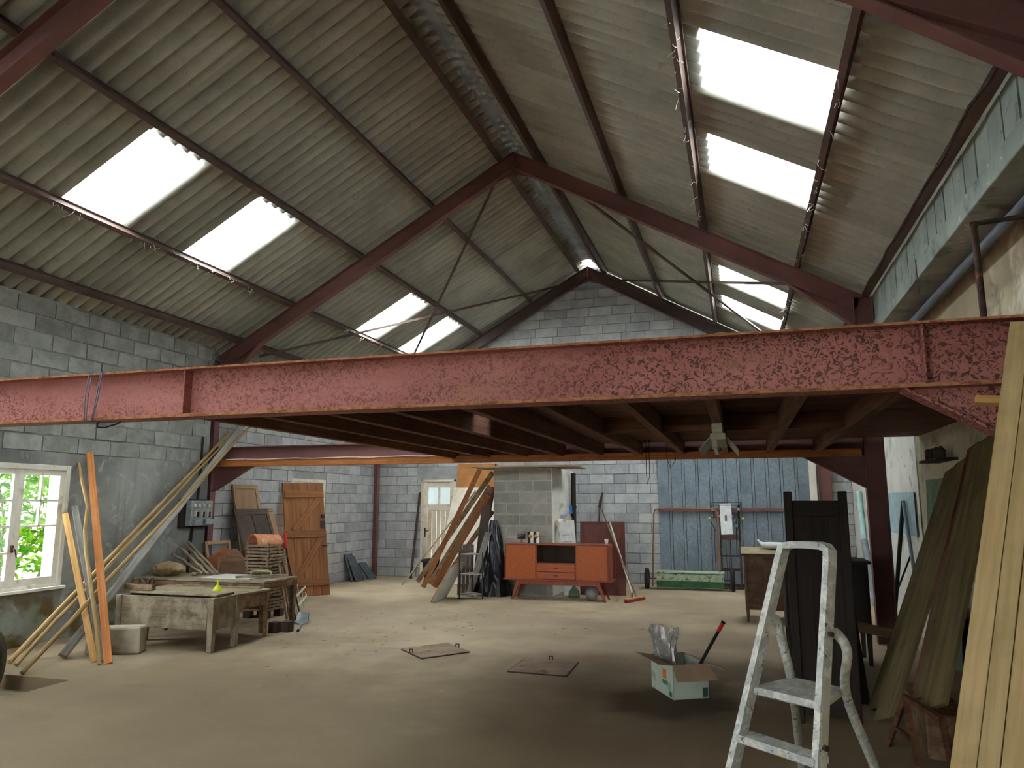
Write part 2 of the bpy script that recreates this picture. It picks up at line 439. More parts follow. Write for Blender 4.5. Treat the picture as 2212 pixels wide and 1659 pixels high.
# ------------------------------------------------------------------ walls of concrete blocks
def wall_blocks(parent, mat, place, runs, depth=0.02, course=0.2, length=0.5, joint=0.011, jit=0.004):
    """runs: (course index, start, end, as_parts); place(a, z) -> location of a block's lower corner; blocks lie along a"""
    cache = {}; rest = MB(); nparts = 0
    for k, a0, a1, keep in runs:
        a = a0 - (0.25 if k % 2 else 0.0) - 0.0
        while a < a1 - 0.03:
            s0, s1 = max(a, a0), min(a + length, a1)
            if s1 - s0 > 0.05:
                w = round(s1 - s0 - joint, 3)
                key = w
                if key not in cache:
                    b = MB()
                    b.box(0, w, -depth, 0.03, 0, course - joint)
                    me = b.mesh('concrete_block'); me.materials.append(mat); cache[key] = me
                pr = random.uniform(-jit, jit)
                if keep:
                    ob = bpy.data.objects.new('concrete_block', cache[key]); COL.objects.link(ob); ob.parent = parent
                    ob.matrix_local = place(s0 + joint / 2, k * course + joint / 2, pr)
                    nparts += 1
                else:
                    mw = place(s0 + joint / 2, k * course + joint / 2, pr)
                    b = MB(); b.box(0, w, -depth, 0.03, 0, course - joint)
                    rest.add([mw @ v for v in b.v], b.f)
            a += length
    if rest.v:
        r = rest.build('concrete_blocks_above', mat, parent); r['kind'] = 'stuff'
    return nparts

# left wall: plastered in the near bay, bare blocks in the far bay
W1 = (5.86, 7.17, 0.63, 2.05)               # window 1: y0, y1, z0, z1
W2 = (12.05, 13.25, 0.95, 2.06)
def wall_with_hole(m, x0, x1, y0, y1, z0, z1, hole):
    a, b, c, d = hole
    m.box(x0, x1, y0, a, z0, z1); m.box(x0, x1, b, y1, z0, z1); m.box(x0, x1, a, b, z0, c); m.box(x0, x1, a, b, d, z1)
ZEL = zr(XL) + 0.16
m = MB()
wall_with_hole(m, -8.15, -7.955, YBACK, 9.66, 0, ZEL, W1)
wall_with_hole(m, -8.15, -7.955, 9.66, YREAR, 0, ZEL, W2)
wall_left = struct(m.build('wall_left', M_MORTAR))
m = MB()
wall_with_hole(m, -7.96, -7.85, YBACK, 9.66, 0, 2.2, W1)
m.box(-7.96, -7.85, YBACK, 6.0, 2.2, ZEL)
m.build('render_coat', M_RENDER, wall_left)
def plL(a, z, pr): return Matrix.Translation((-7.955 + pr, a, z)) @ Matrix.Rotation(PI / 2, 4, 'Z')
runs = []
nc = int(ZEL / 0.2)
for k in range(nc):
    z = k * 0.2
    if W2[2] - 0.15 < z < W2[3]:
        runs += [(k, 9.9, W2[0], True), (k, W2[1], YREAR - 0.05, True)]
    else:
        runs += [(k, 9.9, YREAR - 0.05, True)]
wall_blocks(wall_left, M_BLOCK, plL, runs)
def plL1(a, z, pr): return Matrix.Translation((-7.885 + pr, a, z)) @ Matrix.Rotation(PI / 2, 4, 'Z')
m = MB(); m.box(-7.96, -7.870, 6.0, 9.66, 2.2, ZEL); m.build('mortar_bed', M_RENDER, wall_left)
wall_blocks(wall_left, M_BLOCK2, plL1, [(k, 6.0, 9.6, True) for k in range(11, nc)], depth=0.025, joint=0.022, jit=0.006)

# rear gable wall with the gateway and the back door
GX0, GX1, GZ = -1.58, 1.28, 2.75
DX0, DX1, DZ = -6.83, -6.0, 2.12
YW = YREAR
m = MB()
def gable_piece(x0, x1, z0):
    pts = [(x0, z0), (x1, z0), (x1, zr(x1) + 0.1)]
    if x0 < XA < x1: pts.append((XA, ZRIDGE + 0.1))
    pts.append((x0, zr(x0) + 0.1))
    m.prism([(x, YW + 0.012, z) for x, z in pts], (0, 0.2, 0))
gable_piece(-8.1, DX0, 0); gable_piece(DX0, DX1, DZ); gable_piece(DX1, GX0, 0); gable_piece(GX0, GX1, GZ); gable_piece(GX1, 2.15, 0)
wall_rear = struct(m.build('wall_rear', M_MORTAR))
def plR(a, z, pr): return Matrix.Translation((a, YW + 0.012 + pr, z))
runs = []
for k in range(31):
    z = k * 0.2; zt = z + 0.2
    half = (ZRIDGE - zt) / SLOPE - 0.02
    x0, x1 = max(-7.93, XA - half), min(2.05, XA + half)
    if x1 - x0 < 0.3: continue
    keep = z < 2.45 or z > 4.55
    segs = [(x0, x1)]
    if zt < GZ + 0.05: segs = [(x0, GX0), (GX1, x1)]
    if z < DZ - 0.02: segs = [s for a, b in segs for s in (((a, DX0), (DX1, b)) if a < DX0 < b else ((a, b),))]
    runs += [(k, a, b, keep) for a, b in segs]
wall_blocks(wall_rear, M_BLOCK, plR, runs)

# right wall, its edge beam and the strip of panels under the eaves
m = MB(); m.box(2.05, 2.25, YBACK, YREAR + 0.2, 0, 3.95)
wall_right = struct(m.build('wall_right', M_RENDER_R))
m = MB(); m.box(2.035, 2.052, 9.95, YREAR, 0, 2.6); m.build('whitewash', M_LIMEW, wall_right)
m = MB(); m.box(1.65, 2.08, YBACK, YREAR, 3.64, 3.80); eb = m.build('edge_beam', M_CONCBEAM, wall_right, 0.006)
m = MB(); m.box(1.682, 1.695, YBACK, YREAR, 3.80, 4.12); m.build('panel_backing', M_IRON, wall_right)
y = YBACK; b = MB(); b.box(-0.012, 0.0, 0.0, 0.258, 3.80, 4.13); pm = b.mesh('eave_panel'); pm.materials.append(M_PANEL)
while y < YREAR - 0.28:
    inst(pm, 'eave_panel', wall_right, (1.68 + random.uniform(-.004, .004), y, 0)); y += 0.28
m = MB(); m.tube([(1.9, YBACK, 3.57), (1.9, 6, 3.575), (1.9, 15.4, 3.57)], 0.035, 10); m.build('drain_pipe', M_PIPE, wall_right)
m = MB(); m.box(1.646, 1.652, 7.36, 7.385, 3.5, 3.82); m.build('pipe_strap', M_IRON, wall_right)

# wall behind the photographer, with its gateway standing open
m = MB()
def back_piece(x0, x1, z0):
    pts = [(x0, z0), (x1, z0), (x1, zr(x1) + 0.1)]
    if x0 < XA < x1: pts.append((XA, ZRIDGE + 0.1))
    pts.append((x0, zr(x0) + 0.1))
    m.prism([(x, YBACK - 0.2, z) for x, z in pts], (0, 0.2, 0))
back_piece(-8.1, -4.2, 0); back_piece(-4.2, -2.9, 2.2); back_piece(-2.9, 2.2, 0)
struct(m.build('wall_front', M_BLOCK2))

# ------------------------------------------------------------------ roof: corrugated sheets on purlins
ceiling = bpy.data.objects.new('ceiling', None); COL.objects.link(ceiling); struct(ceiling)
NL = math.sqrt(1 + SLOPE * SLOPE)
def corr_mesh(name, mat, length, width, wave=0.177, amp=0.046, th=0.008):
    b = MB(); width = round(width / wave * 2) / 2 * wave + 0.0; n = int(round(width / wave * 10))
    def fn(u, v): return (v * length, u * width - width / 2, amp * (1 - 2 * abs(math.sin(PI * (u * width) / wave)) ** 0.9))
    b.sheet(fn, n, 1, (0, 0, th), (1, 0, 0))
    me = b.mesh(name); me.materials.append(mat); return me
PL = [-2.98, -4.2, -5.37, -6.56, -7.48, -8.22]
PR = [-2.9, -1.42, -0.34, 0.81, 1.80]
def roof_side(knots, sgn, pitch, y_first, lights):
    rows = [(knots[i], knots[i + 1]) for i in range(len(knots) - 1)]
    for r, (xa, xb) in enumerate(rows):
        length = abs(xb - xa) * NL + 0.14
        ms = corr_mesh('roof_sheet', M_SHEET, length, pitch + 0.06)
        ml = corr_mesh('clear_roof_sheet', M_ROOFLIGHT, length - 0.14, pitch + 0.03)
        i = -10
        while y_first + pitch * i < YREAR + 0.25:
            y0 = y_first + pitch * i
            clear = (r, i) in lights
            ax = Vector((sgn / NL, 0, -SLOPE / NL)); ay = Vector((0, 1, 0)); az = ax.cross(ay) * (1 if sgn > 0 else -1)
            if az.z < 0: az = -az
            lift = PUR + 0.036 + (0.004 if i % 2 else 0.0)
            p = Vector((xa, y0 + pitch / 2, zr(xa))) + az * (lift + 0.012)
            ax2 = (ax + az * 0.006).normalized()
            az2 = ax2.cross(ay); az2 = az2 if az2.z > 0 else -az2
            mw = Matrix(((ax2.x, ay.x, az2.x, p.x), (ax2.y, ay.y, az2.y, p.y), (ax2.z, ay.z, az2.z, p.z), (0, 0, 0, 1)))
            ob = inst(ml if clear else ms, 'clear_roof_sheet' if clear else 'roof_sheet', ceiling, None, mw=mw)
            if clear: ob['label'] = 'translucent corrugated rooflight sheet'
            i += 1
roof_side(PL, -1, 0.889, 5.57, {(2, 0), (2, 2), (2, 7), (2, 9), (2, -4), (2, -6)})
roof_side(PR, 1, 0.862, 5.47, {(2, 0), (2, 2), (2, 7), (2, 9)})
# purlins: small I-sections resting on the rafters
def purlin(x, w=0.055, h=PUR, mat=M_STEELDK, name='purlin', dz=0.0):
    b = MB(); s = 1 if x > XA else -1
    up = Vector((s * SLOPE, 0, 1)).normalized()
    p = Vector((x, 0, zr(x))) + up * (h / 2 + dz)
    b.ibeam((p.x, YBACK, p.z), (p.x, YREAR, p.z), h, w, 0.008, 0.007, up)
    return b.build(name, mat, ceiling)
for x in (-4.2, -5.37, -6.56, -7.48, -1.42, -0.34, 0.81): purlin(x)
for x in (-3.14, -2.60): purlin(x, 0.08, 0.12, name='ridge_purlin')
for x in (-7.97, 1.58): purlin(x, 0.09, name='eave_purlin')
m = MB()
def fr(u, v):
    x = -3.16 + u * 0.48; return (x, YBACK + v * (YREAR - YBACK - 0.28), 6.80 - abs(x - XA) * 0.25)
m.sheet(fr, 6, 1, (0, 0, 0.01), (0, 1, 0), False); m.build('ridge_cap', grainy('ridge_cap_grey', '#6d7070', '#838584', 3, 0.9, 0.3, 40, var=0), ceiling)
# electric cable clipped along the right eave
m = MB(); m.tube([(1.535 + 0.012 * math.sin(i * 1.7), 3 + i * 0.35, zr(1.5) - 0.05 + 0.012 * math.sin(i * 2.3)) for i in range(36)], 0.012, 6)
m.build('cable', M_IRON, ceiling)
# roof bracing in the far bay
def rp(px, py, side, off=-0.015):
    d = _ray(px, py); s = SLOPE if side == 'L' else -SLOPE
    return Vector(CAMP + d * ((ZRIDGE + off - s * XA - EYE) / (d[2] - s * d[0])))
for a, b_, sd in (((1066, 402), (893, 768), 'L'), ((1240, 612), (560, 772), 'L'), ((1222, 400), (1650, 722), 'R'), ((1296, 606), (1706, 616), 'R')):
    b = MB(); p, q = rp(*a, sd), rp(*b_, sd)
    if p.y > 15.36: p = q.lerp(p, (15.36 - q.y) / (p.y - q.y))
    if q.y > 15.36: q = p.lerp(q, (15.36 - p.y) / (q.y - p.y))
    b.bar(p, q, 0.045, 0.006); b.bar(p + Vector((0, 0, 0.02)), q + Vector((0, 0, 0.02)), 0.005, 0.04)
    b.build('wind_brace', M_STEELDK, ceiling)

# ------------------------------------------------------------------ steel portal frames
def portal(y, label, rafter_mat=M_STEEL, cx=1.55):
    t = thing('portal_frame', label, 'steel frame', (XA, y, 0), 'steel portal frames of the barn')
    H, W = 0.22, 0.12
    for s in (-1, 1):
        up = Vector((s * SLOPE, 0, 1)).normalized()
        xe = -7.86 if s < 0 else cx
        p = Vector((XA, y, ZRIDGE)) - up * (H / 2) ; q = Vector((xe, y, zr(xe))) - up * (H / 2)
        b = MB(); b.ibeam(p, q, H, W, 0.011, 0.008, up); b.build('rafter', rafter_mat, t)
    b = MB(); b.ibeam((-7.94, y, 0), (-7.94, y, zr(-7.94) - 0.05), 0.22, W, 0.011, 0.008, (1, 0, 0)); b.build('column', M_STEEL, t)
    b = MB(); b.ibeam((cx, y, 0), (cx, y, zr(cx) - 0.02), 0.22, W, 0.011, 0.008, (1, 0, 0)); b.build('column', M_STEEL, t)
    # haunch under the right rafter and gusset at the ridge
    zb = lambda x: zr(x) - H * NL * 0.98
    b = MB()
    b.prism([(0.72, y - 0.004, zb(0.72)), (cx - .1, y - 0.004, zb(cx - .1)), (cx - .1, y - 0.004, 3.74)], (0, 0.008, 0))
    b.bar((0.70, y, zb(0.70)), (cx - .09, y, 3.74), 0.12, 0.011); b.build('haunch', M_STEEL, t)
    b = MB()
    b.prism([(-7.83, y - 0.004, zb(-7.83)), (-7.1, y - 0.004, zb(-7.1)), (-7.83, y - 0.004, 3.3)], (0, 0.008, 0))
    b.bar((-7.1, y, zb(-7.1)), (-7.83, y, 3.3), 0.12, 0.011); b.build('haunch', M_STEEL, t)
    b = MB(); b.prism([(XA - 0.32, y - 0.007, zb(XA - 0.32)), (XA, y - 0.007, ZRIDGE - 0.33), (XA + 0.32, y - 0.007, zb(XA + 0.32)), (XA + 0.06, y - 0.007, ZRIDGE - 0.08), (XA - 0.06, y - 0.007, ZRIDGE - 0.08)], (0, 0.014, 0))
    b.bar((XA, y - 0.05, ZRIDGE - 0.32), (XA, y - 0.05, ZRIDGE - 0.02), 0.014, 0.02, (1, 0, 0)); b.build('ridge_gusset', M_STEEL, t)
    return t
portal(FRAMES[0], 'red steel portal frame carrying the mezzanine front beam', cx=1.63)
portal(FRAMES[1], 'red steel portal frame carrying the back edge of the mezzanine')
portal(FRAMES[2], 'dark red steel portal frame set against the block gable wall', M_STEELDK)

# ------------------------------------------------------------------ mezzanine
t = thing('steel_beam', 'big peeling red steel beam spanning the whole barn at the mezzanine front', 'steel beam', (-3, 4.08, 2.16))
m = MB(); m.ibeam((-7.83, 4.08, 2.325), (1.52, 4.08, 2.325), 0.33, 0.16, 0.013, 0.009); m.build('web_and_flanges', M_BEAM, t)
m = MB(); m.box(-7.83, 1.52, 3.994, 4.002, 2.162, 2.176); m.build('dusty_edge', M_DUST, t)
m = MB(); m.box(-7.83, 1.52, 3.994, 4.002, 2.477, 2.49); m.build('dusty_edge', M_DUST, t)
m = MB(); m.box(-7.83, 1.52, 4.003, 4.07, 2.1735, 2.182); m.build('dust_layer', M_DUST, t)
for px in (413, 1995):
    p = AY(px, 830, 4.07); m = MB(); m.box(p.x - 0.004, p.x + 0.004, 4.003, 4.08, 2.175, 2.475); m.build('stiffener', M_BEAM, t)
m = MB(); m.prism([(0.80, 4.076, 2.16), (1.52, 4.076, 2.16), (1.52, 4.076, 1.74)], (0, 0.008, 0)); m.bar((0.80, 4.08, 2.158), (1.53, 4.08, 1.73), 0.13, 0.012); m.build('haunch', M_BEAM, t)
t = thing('steel_beam', 'smooth red steel beam with timber strip along the mezzanine back edge', 'steel beam', (-3, 9.76, 2.15))
m = MB(); m.ibeam((-7.83, 9.76, 2.31), (1.44, 9.76, 2.31), 0.30, 0.14, 0.012, 0.008); m.build('web_and_flanges', M_STEEL, t)
for x0, s in ((-7.83, 1), (1.44, -1)):
    m = MB(); m.prism([(x0, 9.756, 2.17), (x0 + s * 0.68, 9.756, 2.17), (x0, 9.756, 1.79)], (0, 0.008, 0)); m.bar((x0 + s * 0.69, 9.76, 2.165), (x0, 9.76, 1.785), 0.12, 0.011); m.build('haunch', M_STEEL, t)
m = MB(); m.box(-7.6, 1.40, 9.615, 9.688, 2.15, 2.245); m.build('timber_strip', M_LEDGER, t, 0.004)
m = MB(); m.tube([(-7.5 + i * 0.3, 9.60, 2.256 + 0.006 * math.sin(i * 2.1)) for i in range(13)], 0.008, 6); m.build('cable', M_CREAM, t)
JX = [-3.78, -3.27, -2.74, -2.24, -1.72, -1.21, -0.68, -0.15, 0.37, 0.91]
mz = thing('mezzanine_floor', 'dark boarded timber mezzanine floor on ten joists', 'mezzanine', (-1.4, 6.9, 2.2))
for x in JX:
    m = MB(); m.box(x - 0.035, x + 0.035, 4.10, 9.70, 2.215, 2.375); m.build('joist', M_JOIST, mz, 0.003)
nb = 28
for i in range(nb):
    y0 = 4.1 + i * 0.2
    m = MB()
    if i in (10, 11):
        m.box(-3.84, -2.22, y0 + 0.002, y0 + 0.198, 2.376, 2.402); m.box(-1.86, 2.035, y0 + 0.002, y0 + 0.198, 2.376, 2.402)
    else: m.box(-3.84, 2.035 if i else 1.50, y0 + 0.002, y0 + 0.198, 2.376, 2.402)
    m.build('floorboard', M_JOIST, mz)
for i in range(5, 9):
    m = MB(); y = 6.75; m.box(JX[i] + 0.036, JX[i + 1] - 0.036, y, y + 0.06, 2.235, 2.37); m.build('noggin', M_JOIST, mz)
m = MB(); m.box(-3.74, 0.95, 4.105, 4.15, 2.22, 2.37); m.build('noggin', M_JOIST, mz)

# ------------------------------------------------------------------ windows, doors and what stands outside
def window(name, y0, y1, z0, z1, x, rows, missing=(), lower_open=None, handle=True, mat=M_WHITEP):
    """two-leaf casement in the left wall; x = inner face"""
    w = bpy.data.objects.new(name, None); COL.objects.link(w); struct(w); w.location = (x, (y0 + y1) / 2, z0); WPOS[w.name] = Vector(w.location)
    m = MB(); f = 0.06
    m.box(x - 0.07, x + 0.012, y0, y0 + f, z0, z1); m.box(x - 0.07, x + 0.012, y1 - f, y1, z0, z1)
    m.box(x - 0.07, x + 0.012, y0 + f, y1 - f, z1 - f, z1); m.box(x - 0.07, x + 0.012, y0 + f, y1 - f, z0, z0 + 0.04)
    m.build('window_frame', mat, w, 0.004)
    m = MB(); m.box(x - 0.07, x + 0.06, y0 - 0.03, y1 + 0.03, z0 - 0.035, z0); m.build('window_sill', mat, w, 0.004)
    ym = (y0 + y1) / 2
    for leaf, (a, b) in enumerate(((y0 + f, ym), (ym, y1 - f))):
        s = 0.065; m = MB(); za, zb = z0 + 0.04, z1 - f
        X0, X1 = x - 0.055, x - 0.012
        m.box(X0, X1, a, a + s, za, zb); m.box(X0, X1, b - s, b, za, zb); m.box(X0, X1, a + s, b - s, za, za + 0.08); m.box(X0, X1, a + s, b - s, zb - s, zb)
        sash = m.build('sash', mat, w, 0.003)
        ih = (zb - s - za - 0.08) / rows; iw = (b - a - 2 * s) / 2
        op = lower_open if (lower_open and leaf == 1) else 0
        for r in range(1, rows):
            if r < op: continue
            mm = MB(); z = za + 0.08 + r * ih; mm.box(X0 + 0.005, X1 - 0.002, a + s, b - s, z - 0.012, z + 0.012); mm.build('glazing_bar', mat, sash)
        for r in range(rows):
            if r < op: continue
            z = za + 0.08 + r * ih
            mm = MB(); yy = a + s + iw; mm.box(X0 + 0.005, X1 - 0.002, yy - 0.011, yy + 0.011, z, z + ih); mm.build('glazing_bar', mat, sash)
            for c in range(2):
                mm = MB(); q = a + s + c * iw; mm.box(x - 0.036, x - 0.033, q, q + iw, z, z + ih); mm.build('pane', M_GLASS, sash)
    if handle:
        m = MB(); m.box(x - 0.012, x + 0.012, ym - 0.03, ym - 0.005, z0 + 0.42, z0 + 0.5); m.tube([(x + 0.012, ym - 0.015, z0 + 0.46), (x + 0.04, ym - 0.01, z0 + 0.45), (x + 0.045, ym + 0.01, z0 + 0.36)], 0.009, 6)
        m.build('handle', M_IRON, w)
    return w
window('window_1', 5.86, 7.17, 0.63, 2.05, -7.85, 4, lower_open=2)
window('window_2', W2[0], W2[1], W2[2], W2[3], -7.955, 3)
M_GREENP = plain('pale_green_shutter_paint', '#9db5a6', 0.7)
w1 = bpy.data.objects['window_1']
for yy, s in ((7.2, 1), (5.83, -1)):
    p0, p1 = Vector((-8.19, yy, 0)), Vector((-8.32, yy + 0.56 * s, 0)); nn = (p1 - p0).cross(Vector((0, 0, 1))).normalized() * 0.02
    m = MB(); m.hexa([p0 + Vector((0, 0, .62)), p1 + Vector((0, 0, .62)), p1 + nn + Vector((0, 0, .62)), p0 + nn + Vector((0, 0, .62)), p0 + Vector((0, 0, 2.02)), p1 + Vector((0, 0, 2.02)), p1 + nn + Vector((0, 0, 2.02)), p0 + nn + Vector((0, 0, 2.02))], (0, 0, 1)); sh = m.build('shutter', M_GREENP, w1, 0.003)
    for k in range(3):
        m = MB(); m.bar(p0.lerp(p1, .05) + nn * 1.6 + Vector((0, 0, .84 + k * .5)), p0.lerp(p1, .95) + nn * 1.6 + Vector((0, 0, .84 + k * .5)), .03, .08); m.build('shutter_batten', M_GREENP, sh)
    m = MB(); yq = 7.168 if s > 0 else 5.862; m.box(-8.16, -7.925, yq - .006, yq + .006, .64, 2.04); m.build('reveal', M_GREENP, w1)
m = MB(); m.box(-8.40, -7.92, 5.86, 7.17, 0.60, 0.632); m.build('outer_sill', M_WHITEP, w1)

# back door in the gable wall
d1 = bpy.data.objects.new('door_1', None); COL.objects.link(d1); struct(d1, 'worn cream back door with two frosted panes'); d1.location = (DX0, YW, 0); WPOS[d1.name] = Vector(d1.location)
m = MB(); m.box(DX0, DX0 + 0.05, YW - 0.02, YW + 0.1, 0, DZ); m.box(DX1 - 0.05, DX1, YW - 0.02, YW + 0.1, 0, DZ); m.box(DX0, DX1, YW - 0.02, YW + 0.1, DZ - 0.05, DZ); m.build('door_frame', M_CREAM, d1, 0.004)
a, b = DX0 + 0.05, DX1 - 0.05
zp0, zp1 = 1.58, 1.95
m = MB(); yl = YW + 0.01
m.box(a, a + 0.1, yl, yl + 0.04, 0.01, DZ - 0.05); m.box(b - 0.1, b, yl, yl + 0.04, 0.01, DZ - 0.05)
m.box(a + 0.1, b - 0.1, yl, yl + 0.04, zp1, DZ - 0.05); m.box(a + 0.1, b - 0.1, yl, yl + 0.04, 1.44, zp0); m.box(a + 0.1, b - 0.1, yl, yl + 0.04, 0.01, 0.16)
m.box((a + b) / 2 - 0.02, (a + b) / 2 + 0.02, yl, yl + 0.04, zp0, zp1)
leaf = m.build('door_leaf', M_CREAM, d1, 0.004)
n = 5; wv = (b - a - 0.2) / n
for k in range(n):
    m = MB(); m.box(a + 0.1 + k * wv + 0.003, a + 0.1 + (k + 1) * wv - 0.003, yl + 0.012, yl + 0.032, 0.16, 1.44); m.build('door_board', M_CREAM, leaf)
for k in range(2):
    x0 = a + 0.1 if k == 0 else (a + b) / 2 + 0.02; m = MB(); m.box(x0, x0 + (b - a - 0.24) / 2, yl + 0.018, yl + 0.023, zp0, zp1); m.build('pane', M_FROST, leaf)
m = MB(); m.box(a + 0.03, a + 0.065, yl - 0.008, yl, 0.86, 1.06); m.tube([(a + 0.05, yl - 0.005, 1.0), (a + 0.05, yl - 0.05, 1.0), (a + 0.15, yl - 0.05, 0.995)], 0.011, 7); m.build('door_handle', M_IRON, leaf)

# sliding gate of galvanised sheets in the gateway
d2 = bpy.data.objects.new('door_2', None); COL.objects.link(d2); struct(d2, 'galvanised sheet-metal gate with a red cross rail'); d2.location = (0, YW - 0.03, 0); WPOS[d2.name] = Vector(d2.location)
wv = (GX1 + 0.06 - (GX0 - 0.02)) / 11.0
m = MB(); m.box(0.012, wv - 0.052, -0.004, 0, 0, 2.78, (0, 0, 1)); gm = m.mesh('gate_sheet'); gm.materials.append(M_GALV)
m = MB(); m.box(wv - 0.042, wv + 0.002, -0.012, 0, 0, 2.78, (0, 0, 1)); gb = m.mesh('cover_strip'); gb.materials.append(M_GALV)
for k in range(11):
    inst(gm, 'gate_sheet', d2, (GX0 - 0.02 + k * wv, random.uniform(-0.003, 0.003), 0.04)); inst(gb, 'cover_strip', d2, (GX0 - 0.02 + k * wv, 0, 0.04))
m = MB(); m.box(GX0 - 0.02, GX1 + 0.06, YW + 0.0, YW + 0.006, 0.02, 2.82); m.build('seam_shade_backing', M_IRON, d2)  # added dark sheet, stands in for the shadow in the gate's seam gaps
zr1 = AY(1600, 1101, 15.37).z
m = MB(); m.box(GX0 - 0.02, GX1 + 0.02, YW - 0.105, YW - 0.065, zr1 - 0.035, zr1 + 0.03); m.build('cross_rail', M_STEEL, d2, 0.003)
m = MB(); m.box(GX0 - 0.02, GX1 + 0.02, YW - 0.09, YW - 0.05, 0.0, 0.06); m.build('bottom_rail', M_IRON, d2)
m = MB(); m.box(GX1 + 0.0, GX1 + 0.13, YW - 0.12, YW + 0.05, 0, 2.8); m.build('gate_post', M_WHITEP, d2, 0.006)

# block closet wall projecting from the gable, whitewashed on its side
CX0, CX1, CY0, CZ = -4.31, -3.2, 12.96, 2.23
m = MB(); m.box(CX0 + 0.012, CX1 - 0.012, CY0 + 0.014, 14.75, 0, CZ)
closet = struct(m.build('wall_closet', M_MORTARL))
def plC(a, z, pr): return Matrix.Translation((a, CY0 + 0.012 + pr, z))
wall_blocks(closet, M_PIER, plC, [(k, CX0, CX1, True) for k in range(11)], depth=0.012, joint=0.03, jit=0.004)
m = MB(); m.box(CX1 - 0.014, CX1, CY0, 14.75, 0, CZ); m.build('whitewash', M_LIMEW, closet)

for par, bx in ((wall_rear, (DX0 - .12, DX1 + .12, YW - .008, YW + .1, DZ + .002, 2.4)), (wall_left, (-8.1, -7.945, W2[0] - .12, W2[1] + .12, W2[3] + .002, 2.2))):
    m = MB(); m.box(*bx); m.build('lintel', grainy('concrete_lintel', '#8f9090', '#a0a09e', 5, .95, .4, 60, var=0), par)
# outside the window: grass, a shrub and a white van
M_GRASS = grainy('gravel_ground', '#8a8672', '#a29c86', 6, 0.95, 0.5, 40, var=0)
m = MB(); m.box(-26, -8.16, -10, 30, -0.35, -0.05); m.box(-8.16, 2.3, 15.7, 30, -0.35, -0.02); m.box(-8.16, 12, -20, YBACK - 0.22, -0.35, -0.02); m.box(2.3, 12, YBACK - .22, 30, -0.35, -0.02); struct(m.build('ground', M_GRASS))
def m_leaf():
    t = NT('leaf_green'); v = t.coord('Object', (1, 1, 1))
    col = t.mix(t.ramp(t.noise(v, 6, 2), 0.35, 0.65), lin('#244a12'), lin('#4f7016'))
    df = t.node('ShaderNodeBsdfDiffuse'); t.set(df.inputs[0], col); tl = t.node('ShaderNodeBsdfTranslucent'); t.set(tl.inputs[0], col)
    a = t.node('ShaderNodeMixShader', i_0=0.45); t.t.links.new(df.outputs[0], a.inputs[1]); t.t.links.new(tl.outputs[0], a.inputs[2]); t.t.links.new(a.outputs[0], t.out.inputs[0]); return t.m
M_LEAF = m_leaf(); M_TWIG = wood('shrub_bark', '#6e6a58', '#4f4a3c')
shrub = thing('leafy_shrub', 'bright green leafy shrub growing outside the plastered wall window', 'shrub', (-9.7, 7.9, -0.06))
rs = random.Random(3); lf = MB(); tw = MB()
for k in range(135):
    p = Vector((rs.uniform(-10.9, -8.75), rs.uniform(6.6, 9.9), rs.uniform(0.75, 2.9)))
    if k % 5 == 0:
        b0 = Vector((-9.7 + rs.uniform(-.4, .4), 7.9 + rs.uniform(-.8, .8), -.06)); md = b0.lerp(p, .5) + Vector((rs.uniform(-.2, .2), rs.uniform(-.2, .2), .1)); tw.tube([b0, md, p], [.022, .015, .007], 6)
    for q in range(44):
        c = p + Vector((rs.gauss(0, .2), rs.gauss(0, .22), rs.gauss(0, .16)))
        if c.x > -8.4: continue
        a1 = Vector((rs.gauss(0, 1), rs.gauss(0, 1), rs.gauss(0, .6) - .3)).normalized(); a2 = a1.cross(Vector((rs.gauss(0, 1), rs.gauss(0, 1), rs.gauss(0, 1)))).normalized()
        L, W = rs.uniform(.045, .1), rs.uniform(.018, .036)
        lf.add([c - a1 * L, c + a2 * W, c + a1 * L, c - a2 * W], [(0, 1, 2, 3)])
tw.build('branch', M_TWIG, shrub); o = lf.build('foliage', M_LEAF, shrub); o['kind'] = 'stuff'
van = thing('parked_van', 'white parked van seen through the plastered wall window', 'van', (-13.5, 10.2, -0.05))
M_VAN = plain('white_van_paint', '#e6e8ea', 0.3); M_DKGL = plain('van_dark_glass', '#39424a', 0.1); M_TYRE = plain('black_rubber', '#232323', 0.9)
m = MB(); m.prism([(-14.4, 7.6, 0.35), (-14.4, 12.6, 0.35), (-14.4, 12.6, 1.9), (-14.4, 9.3, 1.95), (-14.4, 8.6, 1.25), (-14.4, 7.7, 1.1)], (1.8, 0, 0)); m.build('body', M_VAN, van, 0.06, 3)
m = MB(); m.prism([(-12.59, 8.75, 1.25), (-12.59, 9.9, 1.25), (-12.59, 9.9, 1.75), (-12.59, 9.25, 1.75)], (0.01, 0, 0)); m.build('side_window', M_DKGL, van)
for yy in (8.4, 11.7):
    m = MB(); m.lathe((-12.75, yy, 0.27), [(0.001, 0.13), (0.2, 0.14), (0.32, 0.12), (0.32, -0.08), (0.001, -0.1)], 20, (1, 0, 0)); m.build('wheel', M_TYRE, van)

